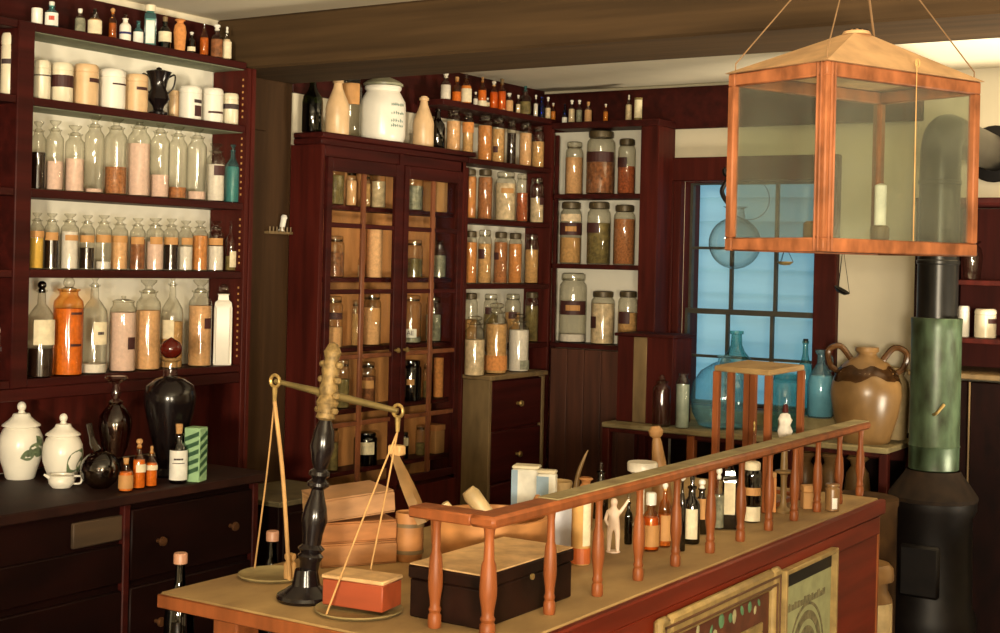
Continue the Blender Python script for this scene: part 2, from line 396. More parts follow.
CHX = -3.262
def chest():
    P0 = hx(464, 372, -3.40); zt = 1.118
    y0 = 4.965; y1 = hx(545, 374, CHX).y
    t = thing('drawer_chest', 'dark two drawer chest under the jar shelves, three stoppered bottles on it', 'chest', (-3.33, (y0+y1)/2, 0))
    boxes('side_panel', W_OLIVE, t, [((XF+.001, CHX), (y0, y0+.02), (0, zt-.02))], .002, 'pale side board, painted as lit')  # side face catches the light; that brightness is put into its wood colour
    boxes('side_panel', W_OLIVE, t, [((XF+.001, CHX), (y1-.02, y1), (0, zt-.02))], .002)
    boxes('top', W_OLIVE, t, [((XF+.001, CHX+.012), (y0-.008, y1+.008), (zt-.02, zt))], .003)
    boxes('carcass', W_DARK, t, [((XF+.001, CHX-.02), (y0+.02, y1-.02), (0, zt-.021))], .001)
    for z0, z1 in ((.885, 1.09), (.66, .875), (.42, .65)):
        d = boxes('drawer', W_DARKH, t, [((CHX-.02, CHX-.002), (y0+.024, y1-.024), (z0, z1))], .004)
        bm = nb(); lathe(bm, [(0, 0), (.007, 0), (.007, .012), (.014, .02), (.011, .028), (0, .03)], 12, mtx=Matrix.Translation((CHX-.002, (y0+y1)/2, (z0+z1)/2)) @ Matrix.Rotation(PI/2, 4, 'Y'))
        obj('knob', bm, BRASS, d, True, True)
    return zt
CHZ = chest()

WZ = [hy(600, y, 5.65).z for y in (345, 264.5, 193.8, 121)]
def window_shelves():
    t = thing('corner_shelving', 'narrow dark shelving with nine labelled jars beside the window', 'shelving', (-3.1, 5.74, 0))
    x0, x1 = XF+.001, -2.93
    yb = YW-.031
    boxes('back_board', PLASTER_B, t, [((x0-.12, x1), (yb-.012, yb), (1.2, 2.225))], .001)
    boxes('post', W_DARK, t, [((x1, x1+.09), (5.65, yb), (0, 2.2255))], .003)
    boxes('post', W_DARKH, t, [((x0, x0+.018), (5.684, 5.70), (0, 2.2))], .002)
    for z in WZ[:3]:
        boxes('shelf', W_DARKH, t, [((x0+.018, x1), (5.652, yb-.012), (z-.022, z)), ((x0-.05, x0+.018), (5.701, yb-.012), (z-.022, z))], .002)
    boxes('top_ledge', W_DARKH, t, [((x0, x1+.09), (5.65, yb), (2.226, WZ[3]))], .002)
    bm = nb()
    n = 5
    for k in range(n):
        a = x0+.02+(x1-x0-.02)*k/n; b = x0+.02+(x1-x0-.02)*(k+1)/n
        box(bm, (a+.001, b-.001), (5.655, 5.675), (.05, 1.205), .003)
    obj('boarded_panel', bm, mat('brown boards', (.085, .026, .012), .6, .4, GZ), t, True, True)
window_shelves()

# ------------------------------------------------------------------ vessels
def prof(kind, H, R):
    k = kind
    if k == 'salt': return [(R*.9, 0), (R, .015*H), (R, .71*H), (R*.95, .755*H), (R*.72, .795*H), (R*.62, .815*H), (R*.62, .85*H), (R*.76, .862*H), (R*.76, .877*H)]
    if k == 'narrow': return [(R*.9, 0), (R, .015*H), (R, .58*H), (R*.93, .64*H), (R*.55, .72*H), (R*.32, .76*H), (R*.28, .88*H), (R*.4, .89*H), (R*.4, .905*H)]
    if k == 'jar': return [(R*.92, 0), (R, .02*H), (R, .78*H), (R*.96, .83*H), (R*.8, .87*H), (R*.78, .92*H)]
    if k == 'vial': return [(R*.9, 0), (R, .02*H), (R, .55*H), (R*.85, .62*H), (R*.45, .69*H), (R*.4, .8*H), (R*.55, .81*H), (R*.55, .84*H)]
    if k == 'pot': return [(R*.94, 0), (R, .02*H), (R, .79*H), (R*.95, .8*H), (R*.95, .82*H)]
    if k == 'stone': return [(R*.95, 0), (R, .02*H), (R, .46*H), (R*.93, .54*H), (R*.62, .7*H), (R*.4, .82*H), (R*.34, .9*H), (R*.46, .91*H), (R*.46, .96*H), (R*.3, .97*H), (R*.3, .99*H), (0, H)]
    if k == 'vase': return [(R*.7, 0), (R*.8, .03*H), (R*.9, .25*H), (R, .55*H), (R*.85, .74*H), (R*.5, .82*H), (R*.55, .86*H), (R*.85, .9*H), (R*.7, .93*H)]
    if k == 'square': return [(R*.95, 0), (R, .02*H), (R, .7*H), (R*.9, .77*H), (R*.6, .8*H), (R*.55, .86*H), (R*.66, .875*H)]
    if k == 'cyl': return [(R*.95, 0), (R, .02*H), (R, .97*H), (R*1.03, .98*H), (R*1.03, H)]
    if k == 'wine': return [(R*.95, 0), (R, .02*H), (R, .52*H), (R*.9, .62*H), (R*.5, .72*H), (R*.34, .8*H), (R*.3, .93*H), (R*.4, .94*H), (R*.4, .975*H)]
def rad_at(p, z):
    for (r0, z0), (r1, z1) in zip(p, p[1:]):
        if z0 <= z <= z1: return r0 if z1 == z0 else r0+(r1-r0)*(z-z0)/(z1-z0)
    return p[-1][0]
STOPS = ('disc', 'ball', 'cork', 'mush', 'lid', 'potlid', 'tin', 'tall', 'none', 'cap', 'knoblid')
def vessel(name, label, cat, P, H, R, kind, m, cont=None, fill=.6, stop='disc', stopm=None, lab=None, rz=None, group=None, seg=20, tilt=None):
    """a bottle, jar or pot: body, contents, stopper or lid and label, each its own mesh; lab = (material, z0, z1, half width deg, turn deg)"""
    toward = math.atan2(EYE.y-P[1], EYE.x-P[0]); P = Vector(P)+Vector((0, 0, .0006))
    t = thing(name, label, cat, P, toward, group)
    if tilt: t.rotation_euler = (tilt[0], tilt[1], toward)
    pf = prof(kind, H, R)
    closed = m in (CER, CERW, CERT, STONE, STONEP, BLACK) or kind == 'stone'
    bm = nb()
    if kind == 'square':
        for a, b in zip(pf, pf[1:]): pass
        lathe(bm, [(0, .001)]+[(r*1.2, z) for r, z in pf], 4, mtx=Matrix.Rotation(PI/4, 4, 'Z'))
        bmesh.ops.bevel(bm, geom=[e for e in bm.edges if abs(e.verts[0].co.z-e.verts[1].co.z) > .2*H], offset=R*.25, segments=3, affect='EDGES')
    else: lathe(bm, [(0, .001)]+pf, seg)
    body = obj('body', bm, m, t)
    if cont:
        zt = fill*H; q = [(0, .004)]
        for r, z in pf:
            if z < zt: q.append((max(r-.0022, r*.93), max(z, .004)))
        q += [(max(.93*rad_at(pf, zt), rad_at(pf, zt)-.0022), zt), (0, zt+.002)]
        bm = nb(); lathe(bm, q, 4 if kind == 'square' else seg, mtx=Matrix.Rotation(PI/4, 4, 'Z') if kind == 'square' else None)
        obj('contents', bm, CONT[cont], t)
    zt = pf[-1][1]; rt = pf[-1][0]
    sm = stopm or m
    bm = nb(); e = .0012
    if stop == 'disc': lathe(bm, [(0, zt-.03*H), (rt*.6, zt-.03*H), (rt*.72, zt+e), (rt*.4, zt+.2*(H-zt)), (rt*.38, zt+.4*(H-zt)), (rt*.85, zt+.8*(H-zt)), (rt*.9, H), (0, H)], 14)
    elif stop == 'mush': lathe(bm, [(0, zt-.03*H), (rt*.6, zt-.03*H), (rt*.75, zt+e), (rt*.45, zt+.3*(H-zt)), (rt*.95, zt+.55*(H-zt)), (rt*.9, zt+.85*(H-zt)), (rt*.5, H), (0, H)], 14)
    elif stop == 'ball':
        rb = (H-zt)*.48; cz = H-rb
        lathe(bm, [(0, zt-.03*H), (rt*.6, zt-.03*H), (rt*.7, zt+e), (rt*.35, zt+.006)]+[(rb*math.sin(a), cz-rb*math.cos(a)) for a in [PI*(.15+.85*i/8) for i in range(8)]]+[(0, H)], 14)
    elif stop == 'cork': lathe(bm, [(0, zt-.03*H), (rt*.62, zt-.03*H), (rt*.8, H-.004), (rt*.72, H), (0, H)], 12)
    elif stop == 'tall': lathe(bm, [(0, zt-.03*H), (rt*.5, zt-.03*H), (rt*.62, zt+e), (rt*.4, zt+.3*(H-zt)), (rt*.55, zt+.8*(H-zt)), (rt*.3, H), (0, H)], 12)
    elif stop == 'lid': lathe(bm, [(0, zt-.02*H), (R*.74, zt-.02*H), (R*.74, zt-.01), (R*.86, zt-.008), (R*.88, zt+.25*(H-zt)), (R*.86, zt+.8*(H-zt)), (R*.7, H), (0, H)], seg)
    elif stop == 'tin': lathe(bm, [(rt+e, zt-.04*H), (rt+.002, zt-.04*H), (rt+.003, H-.003), (rt, H), (0, H)], seg)
    elif stop == 'potlid': lathe(bm, [(R*.9, zt-.001), (R*1.0, zt), (R*1.01, zt+.3*(H-zt)), (R*.98, zt+.75*(H-zt)), (R*.85, H), (0, H)], seg)
    elif stop == 'knoblid': lathe(bm, [(R*.9, zt-.001), (rt*1.05, zt), (rt*1.05, zt+.2*(H-zt)), (rt*.6, zt+.45*(H-zt)), (rt*.2, zt+.5*(H-zt)), (rt*.16, zt+.6*(H-zt)), (rt*.25, zt+.8*(H-zt)), (rt*.2, H), (0, H)], seg)
    elif stop == 'cap': lathe(bm, [(rt*1.02, zt-.05*H), (rt*1.15, zt-.05*H), (rt*1.15, H-.003), (rt*1.0, H), (0, H)], 14)
    else: bm.free(); bm = None
    if bm is not None:
        obj({'cork': 'cork', 'lid': 'lid', 'tin': 'lid', 'potlid': 'lid', 'knoblid': 'lid', 'cap': 'cap'}.get(stop, 'stopper'), bm, sm, t)
    if lab:
        for L in (lab if isinstance(lab, list) else [lab]):
            lm, z0, z1, hw, tn = L
            bm = nb()
            if kind == 'square': box(bm, (R*.86*.985, R*.86*1.02), (-R*.6, R*.6), (z0*H, z1*H))
            else: arc_patch(bm, rad_at(pf, (z0+z1)/2*H)+.0007, z0*H, z1*H, math.radians(tn-hw), math.radians(tn+hw))
            obj('label', bm, lm, t, False)
    return t

def row(items, plane, z, where, group, frm, name='bottle', cat='bottle', axis='x', off=0):
    for i, it in enumerate(items):
        x, w, top, kind, m, cont, fill, stop, stopm, lab, desc = it[:11]
        ex = it[11] if len(it) > 11 else {}
        pl = plane+ex.get('d', 0)
        zz = ex.get('z', z)
        P = onx(x, pl, zz) if axis == 'x' else ony(x, pl, zz)
        d = depth(P); R = w*d/F/2; H = (pr(P)[1]-top)*d/F
        if kind != 'square': R *= .985
        label = f"{desc}, {ORD[i+off]} {frm} {where}"
        vessel(ex.get('n', name), label, ex.get('c', cat), P, H, R, kind, m, cont, fill, stop, stopm, lab, group=group)

C = CLEAR
XS = XF-.052
FP = 'from partition post'
# row of little bottles on the top ledge
row([
 (36.8, 11, 5, 'pot', CERW, None, 0, 'none', None, None, 'small plain white pot', dict(n='ointment_pot', c='pot')),
 (51.4, 13.5, 2, 'vial', TEAL, 'white', .5, 'cork', LABW, [(LABW, .05, .55, 60, 0), (REDINK, .25, .42, 22, 0)], 'teal bottle, white label, red spot'),
 (79.8, 11, 9, 'vial', C, 'grey', .6, 'cork', CERW, None, 'grey green vial'),
 (94.6, 13.5, 9, 'vial', C, 'tan', .6, 'tall', SMOKE, (LABC, .05, .55, 70, 0), 'wide tan vial, dark stopper'),
 (112.3, 8, 8, 'vial', AMBER, 'brown', .5, 'ball', CORK, None, 'slender brown vial'),
 (125, 11.5, 14.5, 'vial', CERW, None, 0, 'tall', C, [(LABN, .25, .33, 179, 0)], 'white bottle, navy band'),
 (138, 9, 21, 'vial', TEAL, 'white', .5, 'mush', TEAL, (LABW, .03, .5, 80, 0), 'short white bottle, teal neck'),
 (149.8, 13.5, 5, 'square', TEAL, 'white', .65, 'tin', CER, (LABW, .05, .6, 60, 0), 'tall pale green bottle'),
 (164.6, 12, 17, 'vial', SMOKE, 'dark', .6, 'cork', W_OLIVE, (LABC, .2, .52, 80, 0), 'dark bottle, cream label'),
 (179.5, 13, 17, 'vase', CONT['orange'], None, 0, 'none', None, None, 'orange vase shaped bottle'),
 (191.3, 8, 32, 'vial', SMOKE, 'dark', .5, 'mush', LABW, (LABC, .1, .3, 60, 0), 'tiny dark vial, white stopper'),
 (203.8, 9, 23.5, 'vial', AMBER, 'rust', .55, 'tall', C, None, 'rust red vial'),
 (216.5, 13, 24.5, 'vial', C, 'brown', .55, 'mush', LABW, None, 'brown filled vial, white stopper'),
 (226.5, 8.5, 27, 'vial', C, 'cream', .62, 'tall', LABW, (LABC, .05, .55, 80, 0), 'slim cream vial'),
], XF-.03, 2.268, 'on top ledge', 'little bottles on the top ledge of the wall shelving', FP, 'vial', 'vial')
# ceramic pots
pl = lambda z0, z1, hw, tn, m=LABD: (m, z0, z1, hw, tn)
KW = dict(name='ointment_pot', cat='pot')
row([
 (41.5, 17, 61, 'pot', CER, None, 0, 'potlid', CER, [pl(.6, .63, 85, 20, INK)], 'cream pot, one thin dark line'),
 (61.5, 22, 63.5, 'pot', CER, None, 0, 'potlid', CER, [pl(.38, .68, 75, 10)], 'cream pot, broad dark red label'),
 (85.5, 25, 65, 'pot', CERT, None, 0, 'potlid', CERT, [pl(.56, .66, 35, 50)], 'peach pot, short brown label'),
 (112, 26, 70, 'pot', CERW, None, 0, 'potlid', CERW, [pl(.6, .64, 40, 40)], 'white pot, thin brown label'),
 (136, 23, 75, 'pot', CERT, None, 0, 'potlid', CERT, [pl(.58, .66, 30, 30)], 'peach pot beside the black urn'),
], XS, 2.05, 'on pot shelf', 'ceramic ointment pots on the pot shelf', FP, **KW)
row([
 (174, 11, 91, 'pot', CERT, None, 0, 'potlid', CERT, None, 'small peach pot behind black urn', dict(d=-.06)),
 (190, 22.5, 87, 'pot', CERW, None, 0, 'potlid', CERW, [pl(.5, .6, 25, 45, INK), pl(.1, .42, 22, 45)], 'white pot, dark red square label'),
 (212, 21.5, 89, 'pot', CERW, None, 0, 'potlid', CERW, [pl(.26, .32, 45, 25)], 'white pot, low brown line'),
 (230, 16.5, 94, 'pot', CER, None, 0, 'potlid', CER, [pl(.5, .66, 179, 0, INK)], 'cream pot, black band'),
], XS, 2.05, 'on pot shelf', 'ceramic ointment pots on the pot shelf', 'beyond black urn', **KW)
# black urn among the pots
P = onx(158, XS+.012, 2.05); d = depth(P); k = d/F; h = (pr(P)[1]-67)*k
t = thing('black_urn', 'black glossy handled urn standing among the pale ointment pots', 'urn', P, math.atan2(-P.y, -P.x))
bm = nb(); r = 12*k
lathe(bm, [(0, 0), (r*.75, 0), (r*.8, h*.06), (r*.4, h*.12), (r*.5, h*.2), (r*.95, h*.33), (r*.8, h*.46), (r*.62, h*.55), (r*.75, h*.72), (r*.98, h*.86), (r*1.05, h*.9), (r*.6, h*.93), (r*.25, h*.95), (r*.2, h*.98), (0, h)], 20); obj('body', bm, BLACK, t)
for s in (-1, 1):
    bm = nb(); tube(bm, spline([(0, s*r*.7, h*.78), (0, s*r*1.3, h*.84), (0, s*r*1.2, h*.6), (0, s*r*.7, h*.45)], 5), .003); obj('handle', bm, BLACK, t)
# salt mouth bottles
row([
 (37.5, 15, 122, 'salt', C, 'dark', .55, 'disc', None, None, 'clear bottle of dark liquid'),
 (54, 17.5, 121, 'salt', C, 'pink', .42, 'disc', None, None, 'clear bottle, little pink powder'),
 (74, 19.5, 126, 'salt', C, 'pink', .5, 'disc', None, None, 'clear bottle, less than half pink'),
 (93.5, 19.5, 116, 'salt', C, 'pink', .06, 'disc', None, None, 'tall almost empty clear bottle'),
 (115, 22.5, 118, 'salt', C, 'rust', .36, 'disc', None, None, 'clear bottle of orange grains'),
 (138, 23, 117, 'salt', C, 'pink', .66, 'disc', None, None, 'clear bottle full of pink powder'),
 (159, 19.5, 122, 'salt', C, 'pink', .3, 'disc', None, None, 'clear bottle, pink heap at base'),
 (177, 19, 126, 'salt', C, 'rust', .16, 'disc', None, None, 'clear bottle, rust lump at base'),
 (196, 19.5, 128, 'salt', C, 'pink', .12, 'disc', None, None, 'clear grey bottle, slight pink residue'),
 (215, 18.5, 144, 'salt', C, 'white', .64, 'disc', None, (LABD, .45, .62, 38, 28), 'white filled bottle, dark red seal'),
 (232, 16.5, 145, 'narrow', TEAL, 'teal', .62, 'disc', None, None, 'teal bottle'),  # bottle is empty: its teal fill stands in for light scattered by glass
], XS, 1.782, 'on tall bottle shelf', 'salt mouth bottles on the tall bottle shelf', FP)
row([
 (36, 14, 213, 'salt', C, 'yellow', .55, 'disc', None, (LABT, .56, .68, 70, 0), 'bottle of yellow powder'),
 (51, 15, 213.5, 'salt', C, 'dark', .6, 'disc', None, (LABT, .52, .66, 50, 0), 'dark bottle, round tan label'),
 (69, 18, 214, 'salt', C, 'white', .68, 'disc', None, (LABT, .52, .62, 42, 15), 'stout white powder bottle'),
 (86.5, 15, 215.5, 'salt', C, 'dark', .4, 'disc', None, (LABT, .5, .63, 60, 0), 'half dark bottle, tan label'),
 (103, 16, 215.5, 'salt', C, 'white', .15, 'disc', None, (LABT, .5, .64, 60, 0), 'clear bottle, white sediment'),
 (119, 16.5, 217.5, 'salt', C, 'peach', .55, 'disc', None, (LABT, .52, .65, 60, 0), 'peach powder bottle, tan label'),
 (137, 15.5, 218.5, 'salt', C, 'brown', .6, 'disc', None, (LABT, .5, .64, 50, 0), 'brown root bottle'),
 (154.5, 18, 218.5, 'salt', C, 'pink', .55, 'disc', None, (LABT, .5, .64, 40, 10), 'pale pink powder bottle'),
 (170.5, 15, 219, 'salt', C, 'dark', .6, 'disc', None, (LABT, .5, .64, 55, 0), 'brown black bottle, tan label'),
 (185, 15, 221, 'salt', C, 'white', .48, 'disc', None, (LABT, .52, .66, 45, 15), 'small white powder bottle'),
 (199.5, 15.5, 221, 'salt', C, 'orange', .7, 'disc', None, None, 'orange filled bottle'),
 (215, 16.5, 221.5, 'salt', C, 'white', .5, 'disc', None, (LABT, .52, .66, 55, 0), 'white bottle, tan shoulder label'),
 (230.5, 12, 221.5, 'narrow', C, 'olive', .3, 'disc', None, (LABC, .08, .4, 40, 30), 'slim clear bottle, cream label'),
], XS, 1.545, 'on middle shelf', 'small salt mouth bottles on the middle shelf', FP)
row([
 (40, 27, 281, 'narrow', C, 'dark', .3, 'ball', SMOKE, (LABC, .34, .6, 50, 20), 'clear bottle, cream label, black liquid'),
 (67, 30, 277, 'salt', AMBER, 'orange', .68, 'ball', C, [(LABD, .62, .645, 24, 34), (LABD, .3, .325, 24, 34)], 'large orange amber bottle, ball stopper'),
 (93, 27, 275.5, 'narrow', C, 'white', .1, 'disc', None, [(LABC, .3, .53, 32, 30), (INK, .4, .43, 14, 30)], 'clear bottle, oval cream label'),
 (122, 27, 296, 'jar', C, 'pink', .78, 'knoblid', C, (LABD, .3, .46, 18, 40), 'pink powder jar, dark square label'),
 (147, 25, 280, 'salt', C, 'peach', .66, 'disc', None, None, 'peach and orange powder bottle'),
 (171, 22, 275, 'narrow', C, 'tan', .5, 'disc', None, (LABC, .32, .52, 35, -25), 'tall brown filled bottle, narrow neck'),
 (199, 23.5, 280, 'salt', C, 'peach', .7, 'disc', None, (LABD, .44, .56, 20, 42), 'orange powder bottle, dark round seal'),
 (222, 21, 284, 'square', CERW, None, 0, 'ball', C, None, 'square white bottle'),
], XS+.012, 1.223, 'on bottom shelf', 'large shop bottles on the bottom shelf', FP)
# two pots in the bay before the post
for x, top, z, tx in ((9.5, 34, 2.05, 'cream banded pot in the dark side bay beside the shelving post'), (6, 323, 1.223, 'pale pot low in the dark side bay by the post')):
    P = onx(x, XS, z); d = depth(P)
    vessel('ointment_pot', tx, 'pot', P, (pr(P)[1]-top)*d/F, 9*d/F, 'pot', CER, None, 0, 'potlid', CER, (INK, .5, .58, 60, 0))

# ---- things on the drawer counter
def put(x, base, z=CT): return hz(x, base, z)
def stand(x, base, top, w, z=CT):
    P = put(x, base, z); d = depth(P); R = w*d/F/2
    dirn = Vector((P.x, P.y, 0)).normalized()
    P = P+dirn*R*.8; d = depth(P)
    return P, (pr(P)[1]-top)*d/F, w*d/F/2, d/F
def facing(P): return math.atan2(-P[1], -P[0])
def urn(x, base, top, w, label, leaf):
    P, H, R, k = stand(x, base, top, w)
    t = thing('lidded_urn', label, 'urn', P, facing(P), 'white lidded urns on the drawer counter')
    bm = nb(); pfb = [(0, 0), (R*.6, 0), (R*.66, .02*H), (R*.75, .12*H), (R*.96, .3*H), (R, .42*H), (R*.95, .54*H), (R*.8, .64*H), (R*.7, .665*H), (R*.78, .68*H)]
    lathe(bm, pfb, 28); obj('body', bm, CERW, t)
    bm = nb(); lathe(bm, [(R*.5, .679*H), (R*.86, .682*H), (R*.84, .70*H), (R*.6, .75*H), (R*.42, .80*H), (R*.36, .84*H), (R*.16, .85*H), (R*.14, .87*H)]+[(R*.2*math.sin(a), .93*H-.066*H*math.cos(a)) for a in [PI*(.2+.8*i/7) for i in range(8)]], 24)
    obj('lid', bm, CERW, t)
    LG = mat('painted green leaf', (.26, .34, .19), .5, .4, (70, 70, 70))
    for (a, z, s, rot) in leaf:
        bm = nb()
        pts = []
        for i in range(9):
            u = i/8; wdt = s*.32*math.sin(PI*u)+.0005
            for sg in (-1, 1):
                da = (u-.5)*s*math.cos(rot)-sg*wdt*math.sin(rot); dz = (u-.5)*s*math.sin(rot)+sg*wdt*math.cos(rot)
                zz = z*H+dz; ang = math.radians(a)+da/R; rr = rad_at(pfb[1:], zz)+.0012
                pts.append(bm.verts.new((rr*math.cos(ang), rr*math.sin(ang), zz)))
        for i in range(8): bm.faces.new((pts[2*i], pts[2*i+2], pts[2*i+3], pts[2*i+1]))
        bmesh.ops.solidify(bm, geom=bm.faces[:], thickness=.0008)
        obj('painted_leaf', bm, LG, t)
urn(20, 481, 401, 44, 'white lidded urn with green sprigs beside the edge of the shelving bay', [(35, .4, .05, .9), (48, .36, .045, -.4), (20, .33, .05, .3), (55, .5, .04, 2.2)])
urn(62, 484, 413, 40, 'smaller white lidded urn with green leaf, white creamer before it', [(42, .32, .09, .9), (62, .26, .05, 1.6)])
def creamer():
    P, H, R, k = stand(59, 488.5, 474, 26)
    t = thing('creamer', 'tiny white creamer with handle standing before the smaller urn', 'jug', P+Vector((.01, 0, 0)), facing(P))
    bm = nb(); lathe(bm, [(0, 0), (R*.7, 0), (R*.95, H*.3), (R, H*.6), (R*.85, H*.9), (R*.95, H), (R*.85, H*.98), (R*.8, H*.5), (0, H*.1)], 20); obj('body', bm, CERW, t)
    bm = nb(); tube(bm, spline([(0, R*.9, H*.85), (0, R*1.45, H*.8), (0, R*1.4, H*.3), (0, R*.9, H*.25)], 5), .0028); obj('handle', bm, CERW, t)
    bm = nb(); tube(bm, [(0, -R*.8, H*.7), (0, -R*1.3, H*1.02)], [.006, .003]); obj('spout', bm, CERW, t)
creamer()
def retort():
    P, H, R, k = stand(100, 491, 440, 40)
    t = thing('glass_retort', 'dark round glass retort with slanting neck beside the smaller urn', 'flask', P, facing(P))
    bm = nb(); r = R
    lathe(bm, [(0, 0), (r*.4, .002)]+[(r*math.sin(a), r*.95-r*.95*math.cos(a)) for a in [PI*(.2+.72*i/9) for i in range(10)]], 24); obj('bulb', bm, GSMOKE, t)
    bm = nb(); tube(bm, spline([(0, -.008, 1.86*r), (-.01, -.022, 2.3*r), (-.02, -.034, 3.2*r)], 6), [.011]*7+[.008]*6); obj('neck', bm, GSMOKE, t)
retort()
def percolator():
    P, H, R, k = stand(114, 478, 376, 33)
    t = thing('glass_percolator', 'tall dark glass percolator with glass stopper rising behind the small orange bottles', 'glassware', P, facing(P))
    bm = nb(); lathe(bm, [(0, 0), (R*.7, 0), (R*.75, .02*H), (R*.3, .08*H), (R*.35, .14*H), (R*.8, .3*H), (R, .5*H), (R*.95, .6*H), (R*.5, .7*H), (R*.4, .72*H), (R*.5, .74*H)], 20); obj('body', bm, GSMOKE, t)
    bm = nb(); lathe(bm, [(0, .70*H), (R*.3, .7*H), (R*.42, .745*H), (R*.2, .77*H), (R*.34, .83*H), (R*.22, .89*H), (R*.2, .92*H), (R*.7, .98*H), (R*.6, H), (0, H)], 16); obj('stopper', bm, C, t)
percolator()
for x, base, top, w, lab, st, m, tx in (
    (125.5, 492.5, 458, 13.5, (LABT, .1, .5, 80, 0), 'cork', AMBER, 'plain orange bottle, lowest of three beside the glass percolator'),
    (138.5, 489.5, 439, 12.5, (LABC, .34, .5, 50, 25), 'mush', AMBER, 'tallest of three small orange bottles, white label'),
    (151, 487.5, 446, 11.5, (LABC, .42, .54, 70, 0), 'tall', AMBER, 'slim orange bottle, cream collar, closest to dark show globe')):
    P, H, R, k = stand(x, base, top, w)
    vessel('medicine_bottle', tx, 'bottle', P, H, R, 'vial', AMBER, 'orange', .58, st, CORK, lab, group='small orange bottles on the drawer counter')
def carboy():
    P, H, R, k = stand(168, 479, 337, 51)
    t = thing('show_globe', 'large black glass show globe with dark red ball stopper on drawer counter', 'carboy', P, facing(P))
    bm = nb(); lathe(bm, [(0, 0), (R*.62, 0), (R*.66, .02*H), (R*.4, .06*H), (R*.45, .12*H), (R*.75, .3*H), (R, .52*H), (R*1.02, .58*H), (R*.92, .65*H), (R*.55, .70*H), (R*.3, .715*H)], 28); obj('body', bm, BLACK, t)
    bm = nb(); lathe(bm, [(R*.3, .712*H), (R*.27, .74*H), (R*.26, .82*H), (R*.42, .835*H), (R*.42, .85*H), (0, .85*H)], 20); obj('neck', bm, C, t)
    bm = nb(); rb = R*.44; cz = .915*H
    lathe(bm, [(0, .851*H), (R*.2, .852*H), (R*.2, .86*H)]+[(rb*math.sin(a), cz-rb*.9*math.cos(a)) for a in [PI*(.16+.74*i/8) for i in range(9)]]+[(R*.1, .99*H), (0, H)], 20); obj('ball_stopper', bm, mat('dark red glass ball', (.09, .008, .004), .12, .2), t)
carboy()
P, H, R, k = stand(178, 484, 424, 17)
vessel('labelled_bottle', 'dark bottle with white paper label beside the green carton', 'bottle', P, H, R, 'vial', SMOKE, 'dark', .5, 'cork', CORK, [(LABW, .06, .56, 75, 0), (INK, .4, .43, 30, 0), (INK, .34, .355, 40, 0)])
def carton():
    P, H, R, k = stand(195, 482, 427, 19)
    w = .9*R
    t = thing('medicine_carton', 'pale green medicine carton with diagonal stripe beside white labelled bottle', 'box', P, math.radians(18))
    bm = nb(); box(bm, (-w, w), (-w, w), (0, H), .002); obj('carton', bm, mat('pale green card', (.3, .5, .26), .7, .15), t)
    G2 = mat('dark green print', (.08, .2, .1), .7)
    for k in range(5):
        z = H*(.1+.16*k)
        for y0, x0 in ((-w-.0012, None), (None, w+.0002)):
            bm = nb()
            if x0 is None: vs = [(-w*.9, y0, z), (w*.9, y0, z+H*.12), (w*.9, y0, z+H*.2), (-w*.9, y0, z+H*.08)]
            else: vs = [(x0+.001, -w*.9, z), (x0+.001, w*.9, z+H*.12), (x0+.001, w*.9, z+H*.2), (x0+.001, -w*.9, z+H*.08)]
            if z+H*.2 > H*.97: bm.free(); continue
            bm.faces.new([bm.verts.new(v) for v in vs]); bmesh.ops.solidify(bm, geom=bm.faces[:], thickness=-.0008)
            obj('stripe', bm, G2, t, False)
carton()
